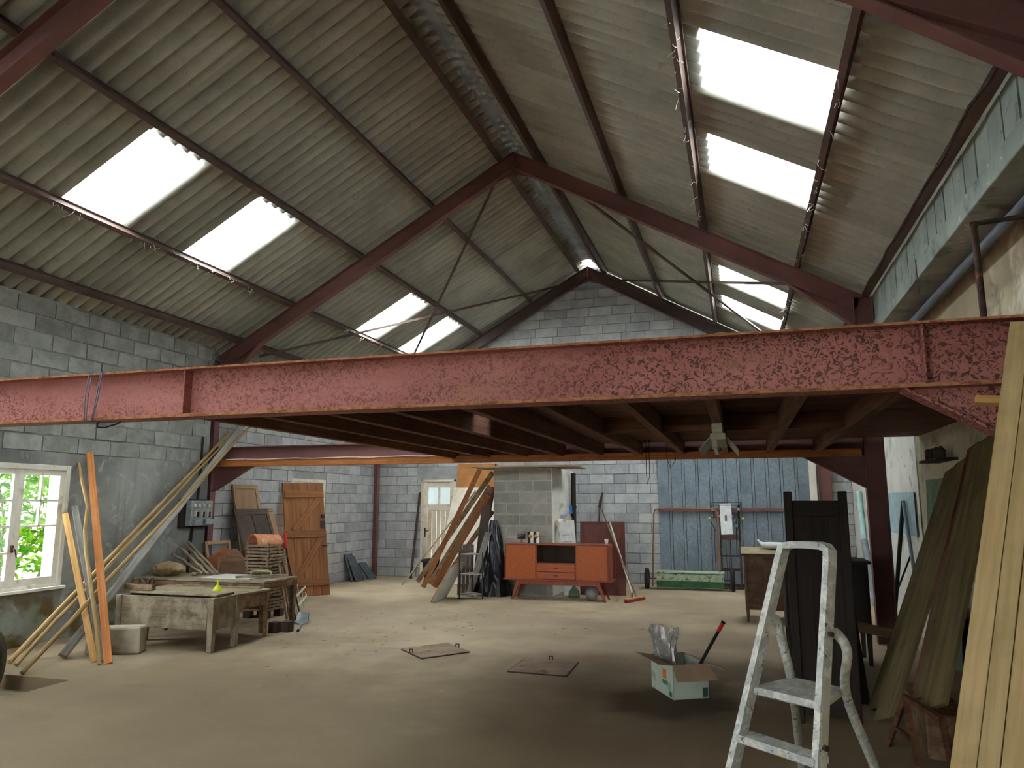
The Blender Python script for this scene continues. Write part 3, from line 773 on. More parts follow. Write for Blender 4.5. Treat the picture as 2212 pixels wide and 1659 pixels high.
# ------------------------------------------------------------------ materials of the things
W_PINE = wood('pine_lath', '#c79a5e', '#a67c42'); W_ORANGE = wood('orange_plank', '#c98650', '#ad6a37'); W_GREY = wood('weathered_grey_wood', '#97948c', '#77746d')
W_BAMBOO = wood('cane_pole', '#b89b6a', '#937547', ring=8); W_OLD = wood('old_dusty_wood', '#8d7f68', '#6a5d49', dust='#9a8e78'); W_OLDBR = wood('old_brown_wood', '#7d6045', '#5d452f', dust='#8b765c')
W_DARK = wood('dark_stained_wood', '#4b3c30', '#362a21'); W_VDARK = wood('very_dark_wood', '#2e2620', '#201a15'); W_DOOR = wood('red_brown_door_wood', '#9a6742', '#7f5030', ring=18); W_TEAK = wood('orange_teak_veneer', '#b5581f', '#984519', 0.45, ring=40, spec=0.5)
W_TEAKR = wood('red_teak_edge', '#9c4526', '#7f331c', 0.45, ring=40, spec=0.5); W_MAHOG = wood('mahogany_panel', '#6f3526', '#56261b', 0.5, spec=0.45); W_CUP = wood('cupboard_light_wood', '#a88a6c', '#8c6f53'); W_BOARD = wood('dark_cupboard_door', '#5f5148', '#493d36')
W_BED = wood('bed_headboard_wood', '#a3643c', '#864b2a', 0.55); W_BED2 = wood('faded_headboard_wood', '#8c6a53', '#73543f', 0.6); W_TRAY = wood('drying_tray_wood', '#8a735d', '#6a5543', dust='#9a8670'); W_PLANK = wood('sawn_pale_plank', '#bfa678', '#a78e60', ring=14); W_CHEST = wood('brown_chest_wood', '#6d5240', '#543d2f', dust='#745d4b')
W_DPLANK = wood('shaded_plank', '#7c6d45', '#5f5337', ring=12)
M_STONE = grainy('limestone', '#a19a86', '#b4ad98', 5, 0.95, 0.7, 60, var=0, stains=(('#7e7866', 3, 0.56, 0.7),))
M_TERRA = grainy('terracotta', '#b4714f', '#c58a68', 6, 0.85, 0.3, 50, var=0, stains=(('#d2b59b', 4, 0.58, 0.7),))
M_YELLOW = plain('yellow_plastic', '#d3e01a', 0.4); M_REDP = plain('red_plastic', '#c4262a', 0.4); M_SLATE = grainy('slate', '#4a5054', '#5d6468', 8, 0.7, 0.3, 50)
M_ALU = grainy('galvanised_grey', '#8f979a', '#a5adb0', 12, 0.5, 0.2, 60, 0.4, var=0); M_BLKPL = plain('black_plastic_film', '#101216', 0.27, spec=0.5); M_PLASTERB = grainy('plasterboard', '#cfc5b2', '#ddd5c5', 2, 0.9, 0.15, 50, var=0.04, stains=(('#bcae98', 1.5, 0.5, 0.66),))
M_CHIP = grainy('orange_chipboard', '#b9824f', '#a8713f', 4, 0.85, 0.2, 90, var=0); M_DUSTTOP = grainy('dusty_table_top', '#a39679', '#8d7f63', 3, 0.95, 0.3, 60, var=0.06, stains=(('#6e6049', 6, 0.6, 0.7),))
M_WHITE = plain('white_card', '#dcdcda', 0.7); M_CARDB = grainy('cardboard', '#a98f72', '#b89f82', 3, 0.9, 0.1, 60, var=0.02)
M_CREAMPL = grainy('stained_white_plastic', '#c8c9bf', '#d6d7ce', 4, 0.6, 0.1, 40, var=0)

class PF:
    """local frame on a leaning flat thing: u along the width, v up the thing, d out towards the viewer"""
    def __init__(s, bl, br, tl):
        s.o = Vector(bl); s.ex = (Vector(br) - s.o); s.w = s.ex.length; s.ex.normalize()
        ey = Vector(tl) - s.o; ey = ey - s.ex * ey.dot(s.ex); s.h = ey.length; s.ey = ey.normalized()
        s.n = s.ex.cross(s.ey).normalized()
        if s.n.dot(Vector((0, 0, 1.2)) - s.o) < 0: s.n = -s.n
    def p(s, u, v, d=0.0): return s.o + s.ex * u + s.ey * v + s.n * d
    def box(s, m, u0, u1, v0, v1, d0, d1, L=None):
        vs = [s.p(u, v, d) for d in (d0, d1) for u, v in ((u0, v0), (u1, v0), (u1, v1), (u0, v1))]
        return m.hexa(vs, L if L is not None else (s.ex if u1 - u0 > v1 - v0 else s.ey))
    def bar(s, m, a, b, w, t, d): return m.bar(s.p(*a, d), s.p(*b, d), w, t, s.n)

def stick(name, label, cat, mat, p0, p1, w, t=None, group=None, up=(0, 0, 1), round_=False, wob=0.0, taper=1.0, n=8):
    p0 = Vector(p0); p1 = Vector(p1); m = MB()
    if round_:
        k = 9; pts = []; rs_ = random.Random(hash((round(p0.x, 2), round(p1.y, 2))) & 1023)
        for i in range(k):
            f = i / (k - 1); q = p0.lerp(p1, f)
            if 0 < i < k - 1: q = q + Vector((rs_.uniform(-1, 1), rs_.uniform(-1, 1), rs_.uniform(-1, 1))) * wob
            pts.append(q)
        m.tube(pts, [w / 2 * (1 + (taper - 1) * i / (k - 1)) for i in range(k)], n)
    else: m.bar(p0, p1, w, t or w, up)
    return tag(m.build(name, mat, None, 0.0 if round_ else min(w, t or w) * 0.08, 1, org=p0), label, cat, group)

# ------------------------------------------------------------------ left side: laths and poles on the plastered wall
XW = -7.835
view = Vector((-0.6, 0.8, 0))
stick('wooden_lath', 'pale pine batten leaning beside the plastered wall window', 'lath', W_PINE, G(205, 1431), AX(141, 1110, XW + 0.02), 0.066, 0.03, 'laths leaning in a fan by the window', (0.6, -0.8, 0.3))
stick('grey_board', 'short weathered grey board leaning next to the window frame', 'board', W_GREY, G(222, 1428), AX(161, 1094, XW + 0.02), 0.07, 0.025, 'laths leaning in a fan by the window', (0.8, -0.6, 0.2))
p0, p1 = G(214, 1437), AX(179, 1000, XW + 0.012); m = MB()
pts = [p0.lerp(p1, f) + Vector((0, o_, 0)) for f, o_ in ((0, 0), (.15, .01), (.32, -.02), (.5, -.05), (.62, -.045), (.75, 0.02), (.88, -.03), (1, -.06))]
m.tube(pts, [0.022, .022, .021, .021, .02, .019, .018, .016], 7); tag(m.build('crooked_stick', W_BAMBOO, None, org=p0), 'crooked bare stick leaning among the laths by the window', 'stick', 'laths leaning in a fan by the window')
stick('wooden_plank', 'long narrow orange-toned plank leaning upright against the plastered wall', 'plank', W_ORANGE, G(234, 1434), AX(194, 978, XW + 0.02), 0.078, 0.028, 'laths leaning in a fan by the window', (0.6, -0.8, 0.2))
def over_beam(base, px, th):
    # the pole lies over the top edge of the rear mezzanine beam and runs on past it
    q = AY(*px, 9.685); q.z = 2.462 + th * 0.38
    return base + (q - base) * (1.1 if px[0] < 480 else 1.2)
poles = [((20, 1434), (468, 962), 0.05, W_BAMBOO, 'thickest of the long cane poles slanting up to the mezzanine beam'), ((34, 1440), (478, 962), 0.042, W_BAMBOO, 'middle long cane pole slanting between two others up the wall'), ((47, 1458), (503, 962), 0.045, W_BAMBOO, 'lowest long cane pole slanting across the laths')]
for a, b, w, mt, lb in poles: stick('long_pole', lb, 'pole', mt, G(*a) + Vector((0, 0, w * 0.4)), over_beam(G(*a), b, w), w, group='long poles slanting up the plastered wall', round_=True, wob=0.012, taper=0.75)
stick('grey_timber', 'long weathered grey timber slanting from floor to mezzanine corner', 'timber', W_GREY, G(134, 1424) + Vector((0, 0, 0.03)), over_beam(G(134, 1424), (492, 962), 0.075), 0.085, 0.05, 'long poles slanting up the plastered wall', (0.6, -0.8, 0))

# worn drum wheel standing by the pit
t = thing('grindstone', 'dark grindstone wheel standing beside the floor pit', 'wheel', (-6.42, 5.25, -0.13))
m = MB(); c = (-6.50, 5.25, 0.17); m.lathe(c, [(0.05, -0.06), (0.27, -0.06), (0.30, -0.04), (0.30, 0.04), (0.27, 0.06), (0.05, 0.06), (0.05, -0.06)], 28, (0.85, 0.5, 0)); m.build('stone', grainy('dark_grindstone', '#47463a', '#5b5948', 6, 0.95, 0.5, 50, var=0), t)
m = MB(); m.tube([Vector(c) - Vector((0.85, 0.5, 0)) * 0.12, Vector(c) + Vector((0.85, 0.5, 0)) * 0.12], 0.022, 8); m.build('axle', M_IRON, t)

# stone block under the trough table
def stone(m):
    a = G(318, 1408); b = G(226, 1410)
    d = (b - a).normalized(); n_ = Vector((-d.y, d.x, 0)); n_ = n_ if n_.y > 0 else -n_
    h = 0.28; L = (b - a).length + 0.12; a = a + Vector((0.02, -0.14, 0))
    q = [a, a + d * L, a + d * L + n_ * 0.22, a + n_ * 0.22]
    m.hexa([(v.x, v.y, 0) for v in q] + [(v.x, v.y, h) for v in q], d)
one('stone_block', 'pale hewn stone block on the floor before the trough table', 'stone block', M_STONE, stone, G(280, 1409), bevel=0.025, seg=3)

# deep trough table
def table(name, label, x0, x1, y0, y1, ztop, zap, leg, mat, top, lt=0.07, topmat=None, over=0.0):
    t = thing(name, label, 'table', ((x0 + x1) / 2, (y0 + y1) / 2, 0))
    for x, y in ((x0, y0), (x1 - leg, y0), (x0, y1 - leg), (x1 - leg, y1 - leg)):
        m = MB(); ins = 0.012
        m.hexa([(x + ins, y + ins, 0), (x + leg - ins, y + ins, 0), (x + leg - ins, y + leg - ins, 0), (x + ins, y + leg - ins, 0), (x, y, ztop), (x + leg, y, ztop), (x + leg, y + leg, ztop), (x, y + leg, ztop)], (0, 0, 1)); m.build('leg', mat, t, 0.006)
    for (a, b, c, d) in ((x0 + leg, x1 - leg, y0 + 0.01, y0 + 0.04), (x0 + leg, x1 - leg, y1 - 0.04, y1 - 0.01), (x0 + 0.01, x0 + 0.04, y0 + leg, y1 - leg), (x1 - 0.04, x1 - 0.01, y0 + leg, y1 - leg)):
        m = MB(); m.box(a, b, c, d, zap, ztop - 0.005); m.build('apron', mat, t, 0.003)
    if top:
        n = 4; w = (y1 - y0 + 2 * over) / n
        for k in range(n):
            m = MB(); m.box(x0 - over, x1 + over, y0 - over + k * w + 0.002, y0 - over + (k + 1) * w - 0.002, ztop + 0.001, ztop + 0.026); m.build('top_board', topmat or mat, t, 0.003)
    else:
        m = MB(); m.box(x0 + 0.04, x1 - 0.04, y0 + 0.04, y1 - 0.04, zap + 0.01, zap + 0.03); m.build('trough_bottom', mat, t)
    return t
table('trough_table', 'old grey wooden trough on stout legs with deep stained sides', -6.86, -5.53, 7.02, 7.50, 0.575, 0.235, 0.085, W_OLD, False)
table('low_table', 'dusty low table holding the yellow funnel behind the trough', -7.12, -5.60, 7.515, 8.14, 0.535, 0.38, 0.06, W_OLDBR, True, topmat=M_DUSTTOP, over=0.008)
table('old_workbench', 'dark old bench against the wall strewn with loose boards', -7.8, -5.77, 8.26, 9.0, 0.6, 0.52, 0.075, W_OLDBR, True, topmat=W_OLD)
# rim board on the trough
stick('loose_board', 'thin dusty board lying along the trough edge', 'board', W_OLD, (-6.84, 7.35, 0.583), (-5.62, 7.33, 0.583), 0.30, 0.02, 'loose boards lying on the tables')
stick('loose_batten', 'narrow dusty batten lying along the low table back edge', 'batten', W_OLD, (-6.9, 8.04, 0.5725), (-5.68, 8.06, 0.5725), 0.05, 0.022, 'loose boards lying on the tables')
# things on the tables
t = thing('yellow_funnel', 'bright yellow plastic funnel upside down on the dusty table', 'funnel', Vector((G(466, 1280, 0.5612).x, 7.62, 0.5612)))
c = WPOS[t.name]; m = MB(); m.lathe(c, [(0.062, 0.0), (0.064, 0.012), (0.035, 0.055), (0.013, 0.085), (0.006, 0.14), (0.003, 0.14)], 18); m.build('cone', M_YELLOW, t)
m = MB(); m.lathe(c, [(0.058, 0.0), (0.066, 0.001), (0.066, 0.007), (0.058, 0.008)], 18); m.build('rim', M_YELLOW, t)
t = thing('wood_plane', 'long wooden jointer plane with a dusty handle lying on the trough board', 'hand plane', G(302, 1274, 0.60)); c = WPOS[t.name] + Vector((0, 0, 0.0))
m = MB(); m.box(c.x - 0.2, c.x + 0.2, c.y - 0.035, c.y + 0.035, 0.598, 0.665); m.build('stock', W_OLDBR, t, 0.006)
m = MB(); m.prism([(c.x + 0.06, c.y - 0.015, 0.665), (c.x + 0.1, c.y - 0.015, 0.665), (c.x + 0.04, c.y - 0.015, 0.735), (c.x + 0.01, c.y - 0.015, 0.735)], (0, 0.03, 0)); m.build('wedge', W_DARK, t)
m = MB(); m.tube([(c.x + 0.13, c.y, 0.66), (c.x + 0.12, c.y, 0.71), (c.x + 0.16, c.y, 0.73), (c.x + 0.185, c.y, 0.7), (c.x + 0.18, c.y, 0.66)], 0.012, 7); m.build('handle', W_DARK, t)
stick('glass_sheet', 'pale sheet of glass lying flat on the old bench', 'glass sheet', M_CREAMPL, (-6.85, 8.66, 0.633), (-6.1, 8.66, 0.633), 0.5, 0.01, 'loose boards lying on the tables')
stick('loose_slat', 'rough slat lying askew over the bench end', 'slat', W_OLD, (-6.32, 8.42, 0.653), (-5.83, 8.86, 0.653), 0.06, 0.028, 'loose boards lying on the tables')
t = G(555, 1237, 0.66); m = MB(); c = Vector((-6.20, 8.80, 0.644)); m.tube([c + Vector((-0.16, 0, 0)), c + Vector((-0.15, 0, 0.05)), c + Vector((-0.1, 0, 0.06)), c + Vector((0.1, 0, 0.06)), c + Vector((0.15, 0, 0.05)), c + Vector((0.16, 0, 0))], 0.013, 8)
tag(m.build('bent_metal_bar', grainy('khaki_paint', '#8f8a62', '#a29c72', 8, 0.6, 0.1, 40, var=0), None, org=c), 'bent khaki metal hoop lying on the old bench', 'metal hoop')
# crumpled brown paper parcel and a heap of cut sticks at the back of the bench
m = MB(); c = Vector((-7.5, 8.55, 0.627)); rs = random.Random(5)
def parcel(u, v):
    a = 2 * PI * u; r = 0.20 * math.sin(PI * min(v * 1.0 + 0.08, 1)) ** 0.6
    k = 1 + 0.25 * math.sin(5 * a + 7 * v) * math.cos(3 * a)
    return c + Vector((r * 1.25 * k * math.cos(a), r * 0.8 * k * math.sin(a), 0.20 * v ** 0.8))
m.sheet(parcel, 22, 8, 0, (1, 0, 0), False); tag(m.build('paper_parcel', grainy('brown_paper', '#8f7c5c', '#a8946f', 5, 0.9, 0.3, 30, var=0), None, org=c), 'crumpled brown paper parcel at the wall end of the bench', 'paper parcel')
sticks = [((372, 1196), (437, 1232)), ((388, 1183), (450, 1236)), ((400, 1175), (462, 1236)), ((408, 1172), (470, 1237)), ((428, 1216), (452, 1240)), ((398, 1190), (432, 1236))]
for k, (a, b) in enumerate(sticks):
    stick('cut_stick', 'cut bare stick in the heap at the back of the old bench', 'stick', W_OLD, Vector((AY(*b, 8.72 + 0.03 * k).x, 8.72 + 0.03 * k if k != 4 else 8.60, 0.648)), (AX(*a, -7.826 + (0.0, 0.0, 0.03, 0.06, 0, 0.0)[k]) if k != 4 else Vector((-7.22, 8.66, 0.649))), 0.042, group='cut sticks heaped on the old bench', round_=True, wob=0.008)
# fuse board
t = thing('fuse_box', 'grey switch box with three lever fuses on the plastered wall', 'fuse box', (-7.8, 9.36, 1.27))
m = MB(); m.box(-7.852, -7.80, 9.06, 9.64, 1.24, 1.66); m.build('back_board', W_VDARK, t)
m = MB(); m.box(-7.80, -7.70, 9.16, 9.62, 1.27, 1.64); m.build('case', M_ALU, t, 0.008, 2)
M_PORC = plain('porcelain', '#c9c4b2', 0.3)
for k in range(4):
    m = MB(); y = 9.22 + k * 0.1; m.lathe((-7.70, y, 1.56), [(0.033, 0), (0.033, 0.02), (0.012, 0.026), (0.001, 0.026)], 12, (1, 0, 0)); m.build('fuse_cap', M_PORC, t)
for k in range(3):
    m = MB(); y = 9.24 + k * 0.13; m.box(-7.70, -7.66, y - 0.035, y + 0.035, 1.40, 1.49); s_ = m.build('switch', M_PORC, t, 0.005)
    m = MB(); m.box(-7.66, -7.652, y - 0.03, y + 0.03, 1.40, 1.41); m.box(-7.66, -7.64, y - 0.006, y + 0.006, 1.41, 1.475); m.build('lever', M_TYRE, s_)
m = MB(); m.box(-7.70, -7.65, 9.2, 9.36, 1.28, 1.36); m.box(-7.70, -7.65, 9.42, 9.6, 1.29, 1.37); m.build('terminal_cover', M_ALU, t, 0.006)
m = MB(); m.tube([(-7.82, 9.35, 1.24), (-7.83, 9.33, 0.9), (-7.82, 9.3, 0.4), (-7.83, 9.3, 0.03)], 0.018, 8); m.build('feed_cable', M_TYRE, t)
m = MB(); m.tube([(-7.82, 9.42, 1.66), (-7.82, 9.44, 2.0), (-7.83, 9.46, 2.6)], 0.018, 8); m.build('feed_cable', M_TYRE, t)

# window sash leaning in the corner behind the bench
def leaning(name, label, cat, bl, br, tl, group=None):
    f = PF(bl, br, tl); t = thing(name, label, cat, (f.p(f.w / 2, 0).x, f.p(f.w / 2, 0).y, 0), group); return f, t
bl, br = Vector((-7.56, 9.60, 0.0)), Vector((-7.54, 10.16, 0.0))
f, t = leaning('window_sash', 'empty old wooden window sash leaning behind the bench', 'window sash', bl, br, Vector((-7.828, 9.60, 1.02)))
m = MB(); s = 0.055; f.box(m, 0, s, 0, f.h, 0, 0.035); f.box(m, f.w - s, f.w, 0, f.h, 0, 0.035); f.box(m, s, f.w - s, 0, s, 0, 0.035); f.box(m, s, f.w - s, f.h - s, f.h, 0, 0.035); f.box(m, s, f.w - s, f.h * .5 - .02, f.h * .5 + .02, 0, 0.035); m.build('sash_frame', W_CUP, t, 0.004)
m = MB(); f.box(m, s, f.w - s, s, f.h - s, 0.014, 0.018); m.build('pane', M_GLASS, t)
# bed headboards with curved crests
def headboard(name, label, mat, bl, br, tl, crest, leg=0.05):
    f, t = leaning(name, label, 'headboard', bl, br, tl); n = 14
    top = [f.h - crest + crest * (0.5 - 0.5 * math.cos(2 * PI * (i / n))) ** 1.3 for i in range(n + 1)]
    m = MB(); pts = [f.p(0, 0.25, 0), f.p(f.w, 0.25, 0)] + [f.p(f.w * (1 - i / n), top[n - i], 0) for i in range(n + 1)]
    m.prism(pts, f.n * 0.03, f.ex); m.build('panel', mat, t, 0.004)
    m = MB()
    for i in range(n): m.bar(f.p(f.w * i / n, top[i], 0.02), f.p(f.w * (i + 1) / n, top[i + 1], 0.02), 0.03, 0.05, f.n)
    m.build('crest_moulding', mat, t)
    for u in (0, f.w):
        m = MB(); f.box(m, u - leg / 2, u + leg / 2, 0, f.h - crest + 0.03, -0.01, 0.045); m.build('post', mat, t, 0.008, 2)
    m = MB(); f.box(m, leg, f.w - leg, 0.32, 0.34, 0.03, 0.038); f.box(m, leg, f.w - leg, f.h - crest - 0.06, f.h - crest - 0.045, 0.03, 0.038); m.build('moulding', mat, t)
hx = AY(438, 1240, 9.5).x; headboard('bed_headboard', 'orange-brown bed headboard with curved crest behind the cut sticks', W_BED, (hx, 9.50, 0), (AY(524, 1240, 9.77).x, 9.77, 0), (hx, 9.58, AY(490, 1186, 9.6).z), 0.16)
hx = AY(467, 1240, 9.49).x; headboard('bed_headboard', 'faded brown bed headboard with wavy crest beside the stacked trays', W_BED2, (hx, 9.53, 0), (AY(535, 1240, 9.75).x, 9.75, 0), (hx, 9.61, AY(512, 1188, 9.6).z), 0.16)
# cupboard doors leaning on the block wall
f, t = leaning('cupboard_door', 'light wood cupboard door with one tall sunk panel leaning on the block wall', 'cupboard door', (-7.5, 10.32, 0), (-7.5, 10.98, 0), (-7.93, 10.32, 1.9))
m = MB(); s = 0.075
for bx in ((0, s, 0, f.h), (f.w - s, f.w, 0, f.h), (s, f.w - s, f.h - s, f.h), (s, f.w - s, 0, 0.12), (s, f.w - s, 0.8, 0.88)): f.box(m, *bx, 0, 0.028)
m.build('frame', W_CUP, t, 0.003); m = MB(); f.box(m, s, f.w - s, 0.1, f.h - s, 0.006, 0.016, f.ey); m.build('panel', W_CUP, t)
f, t = leaning('cupboard_door', 'dark two-panelled cupboard door leaning before the light one', 'cupboard door', (-7.22, 10.22, 0), (-7.22, 11.12, 0), (-7.81, 10.22, 1.5))
m = MB(); s = 0.07
for bx in ((0, s, 0, f.h), (f.w - s, f.w, 0, f.h), (f.w / 2 - .03, f.w / 2 + .03, 0.1, f.h - .09), (s, f.w - s, f.h - 0.1, f.h), (s, f.w - s, 0, 0.12)): f.box(m, *bx, 0, 0.03)
m.build('frame', W_BOARD, t, 0.003)
for u in (s, f.w / 2 + .03):
    m = MB(); f.box(m, u, u + f.w / 2 - .03 - s, 0.1, f.h - 0.09, 0.006, 0.016, f.ey); m.build('panel', W_BOARD, t)
f, t = leaning('grey_board', 'pale grey weathered board leaning beside the dark cupboard door', 'board', (-7.3, 11.16, 0), (-7.3, 11.42, 0), (-7.925, 11.16, 1.5))
m = MB(); f.box(m, 0, f.w, 0, f.h, 0, 0.02, f.ey); m.build('board_face', W_CUP, t)
m = MB(); f.box(m, 0, f.w, f.h - .06, f.h, .02, .035); m.build('batten', W_CUP, t)
# ledged and braced plank door
f, t = leaning('plank_door', 'red-brown ledged and braced plank door leaning over the far window', 'door', (-7.50, 11.42, 0), (-7.06, 12.05, 0), (-7.96, 11.66, 1.96))
n = 5; w = f.w / n
for k in range(n):
    m = MB(); f.box(m, k * w + .002, (k + 1) * w - .002, 0, f.h, 0, 0.028, f.ey); m.build('plank', W_DOOR, t, 0.002)
lv = (0.16, f.h * 0.5, f.h - 0.28)
for v in lv:
    m = MB(); f.box(m, 0.01, f.w - 0.005, v, v + 0.13, 0.028, 0.055); m.build('ledge', W_DOOR, t, 0.006)
for v0, v1 in ((lv[0] + 0.13, lv[1]), (lv[1] + .13, lv[2])):
    m = MB(); f.bar(m, (0.16, v0), (f.w - 0.09, v1), 0.11, 0.024, 0.04); m.build('brace', W_DOOR, t, 0.004)
m = MB(); f.box(m, f.w - .1, f.w - .01, f.h * .5 + .17, f.h * .5 + .3, 0.028, 0.045); m.build('lock', M_IRON, t)
m = MB(); f.box(m, f.w - .07, f.w - .02, f.h * .5 + .36, f.h * .5 + .42, 0.028, 0.06); f.box(m, f.w - .09, f.w, f.h * .5 - .16, f.h * .5 - .14, 0.028, 0.05); m.build('latch', M_IRON, t)
# stack of drying trays
x0, x1, y0, y1 = -6.80, -6.40, 9.25, 9.66
m = MB()
for a, b, c_, d_ in ((x0, x1, y0, y0 + .014), (x0, x1, y1 - .014, y1), (x0, x0 + .014, y0, y1), (x1 - .014, x1, y0, y1)): m.box(a - x0, b - x0, c_ - y0, d_ - y0, 0.008, 0.032)
fm = m.mesh('tray_frame'); fm.materials.append(W_TRAY); sm_ = MB(); sm_.box(0, x1 - x0, 0, 0.06, 0, 0.008); slm = sm_.mesh('tray_slat'); slm.materials.append(W_TRAY)
cb_ = MB(); cb_.box(0, .03, 0, .03, 0.006, 0.0475); cbm = cb_.mesh('corner_block'); cbm.materials.append(W_TRAY)
rs = random.Random(11); NT_ = 20
for k in range(NT_):
    t = thing('drying_tray', 'slatted wooden drying tray in the tall stack' if 0 < k < NT_ - 1 else ('lowest slatted drying tray of the stack on wooden feet' if k == 0 else 'topmost slatted drying tray of the stack under the ridge tile'), 'tray', (x0, y0, 0.10 + k * 0.0465), 'stacked drying trays')
    t.rotation_euler = (rs.uniform(-.012, .012), rs.uniform(-.01, .01), rs.uniform(-.05, .05))
    fo = inst(fm, 'tray_frame', t, (rs.uniform(-.025, .02), rs.uniform(-.025, .02), 0))
    for j in range(4): inst(slm, 'tray_slat', t, (fo.location.x, fo.location.y + 0.03 + j * 0.096, 0))
    for (u, v) in ((0.018, 0.018), (x1 - x0 - .048, 0.018), (0.018, y1 - y0 - .048), (x1 - x0 - .048, y1 - y0 - .048)): inst(cbm, 'corner_block', t, (fo.location.x + u, fo.location.y + v, 0))
for k, (dx, dy) in enumerate(((0.02, -0.02), (0.30, -0.02), (0.02, 0.30), (0.30, 0.30))):
    one('wooden_block', 'squat dark timber block under the tray stack', 'timber block', W_DARK, lambda m, dx=dx, dy=dy: m.box(x0 + dx, x0 + dx + .11, y0 + dy, y0 + dy + .11, 0, 0.104), (x0 + dx, y0 + dy, 0), 'timber blocks under the trays', 0.006)
for k, (a, b_) in enumerate(((586, 1368), (614, 1366))):
    g = G(a, b_); one('wooden_block', 'squat dark timber offcut on the floor before the stacked trays', 'timber block', W_DARK, lambda m, g=g: m.box(g.x - .05, g.x + .06, g.y, g.y + .12, 0, 0.13), g, 'timber offcuts before the trays', 0.006)
# ridge tile on top
c = Vector((-6.60, 9.45, 0.10 + NT_ * 0.0465)); m = MB(); rad = 0.16
def tile(u, v):
    a = PI * u; r = rad * (1.0 - 0.16 * v); return c + Vector((-0.02 + 0.95 * (v - .5) * 0.42, 0.0, 0)) + Vector((0.0, -r * math.cos(a), r * 0.85 * math.sin(a)))
m.sheet(tile, 14, 3, (0, 0, -0.014), (1, 0, 0)); o = m.build('ridge_tile', M_TERRA, None, org=c); o.rotation_euler = (0, 0, 1.1); tag(o, 'curved terracotta ridge tile on top of the stacked trays', 'roof tile')
# tools beside the trays
t = thing('garden_tool', 'thin tool with a red handle standing beside the stacked trays', 'tool', G(635, 1327)); a = G(635, 1327); b = Vector((-6.383, 9.63, .95)); b = a + (b - a) * (1.17 / b.z)
m = MB(); m.tube([a, a.lerp(b, .82)], 0.012, 7); m.build('shaft', M_IRON, t); m = MB(); m.tube([a.lerp(b, .82), b], 0.02, 8); m.build('handle', M_REDP, t)
for k, (q, r_, w) in enumerate((((620, 1338), (626, 1214), .035), ((627, 1338), (629, 1222), .03), ((634, 1338), (633, 1228), .028))):
    stick('metal_stake', 'rough dark stake standing bundled beside the trays', 'stake', W_OLDBR, G(*q), Vector((-6.335, 9.39 + .07 * k, AY(*r_, 9.65).z)), w, group='stakes bundled beside the trays', round_=True, wob=.006)
t = thing('iron_hoop', 'narrow rusty iron hoop frame beside the plank door foot', 'iron frame', G(636, 1336)); a, b = G(640, 1342), G(650, 1337); h1 = Vector((-0.36, 0.14, AY(634, 1209, a.y + .1).z))
m = MB(); m.tube([a, a + h1, b + h1, b], 0.012, 6); m.build('hoop', M_IRON, t)
t = thing('small_trellis', 'small white slatted trellis panel leaning by the plank door', 'trellis', G(655, 1315)); a, b = G(642, 1328), G(662, 1302)
f = PF(a, b, a + Vector((-0.18, 0.16, 0.5)))
for k in range(4):
    m = MB(); f.box(m, k * f.w / 3 - .012, k * f.w / 3 + .012, 0, f.h * (1 - 0.22 * k), 0, .012); m.build('slat', M_CREAMPL, t)
for v in (0.1, 0.24):
    m = MB(); f.box(m, -.02, f.w + .02, v, v + .03, .012, .022); m.build('cross_slat', M_CREAMPL, t)
t = thing('metal_shovel', 'grey metal shovel lying on the floor before the trays', 'shovel', G(655, 1345)); a = G(655, 1340); 
m = MB(); 
y_ = G(650, 1349).y
P = [G(637, 1348), G(664, 1349), AY(667, 1327, y_ + .26), AY(646, 1325, y_ + .26)]
def blade(u, v):
    x = P[0].lerp(P[1], u).lerp(P[3].lerp(P[2], u), v); return x + Vector((0, 0, 0.006 + 0.02 * (2 * u - 1) ** 2))
m.sheet(blade, 8, 4, (0, 0, -.004)); m.build('blade', M_ALU, t); m = MB(); m.hexa([Vector((q.x, q.y, z_)) + Vector((0, e_, 0)) for z_ in (0, P[2].z + .02) for q, e_ in ((P[3], 0), (P[2], 0), (P[2], .006), (P[3], .006))]); m.build('back_plate', M_ALU, t); m = MB(); e = G(644, 1364); m.tube([G(651, 1347) + Vector((0, 0, .02)), e + Vector((0, 0, .016))], 0.014, 7); m.build('handle', M_ALU, t); m = MB(); m.tube([e + Vector((0, 0, .016)), e + (e - G(651, 1347)).normalized() * .05 + Vector((0, 0, .016))], .018, 7); m.build('grip', M_TYRE, t)
stick('metal_post', 'pale grey round post standing before the low table end', 'post', M_ALU, G(567, 1345), AY(572, 1262, G(567, 1345).y), 0.03, group=None, round_=True)
# slates in the far left corner
for k, (y0_, y1_, xb_, xt_, h) in enumerate(((14.02, 14.34, -7.72, -7.925, .55), (14.06, 14.36, -7.65, -7.868, .49), (14.50, 14.84, -7.66, -7.92, .33), (14.56, 14.86, -7.59, -7.868, .32))):
    g = Vector((xb_, y0_, 0)); f = PF(g, (xb_, y1_, 0), (xt_, y0_, h)); m = MB(); f.box(m, 0, f.w, 0, f.h, 0, .02); tag(m.build('slate_slab', M_SLATE, None, .004, 1, org=g), ('tall' if k < 2 else 'short') + ' dark slate slab leaning in the far block corner', 'slate', 'slates leaning in the far corner')

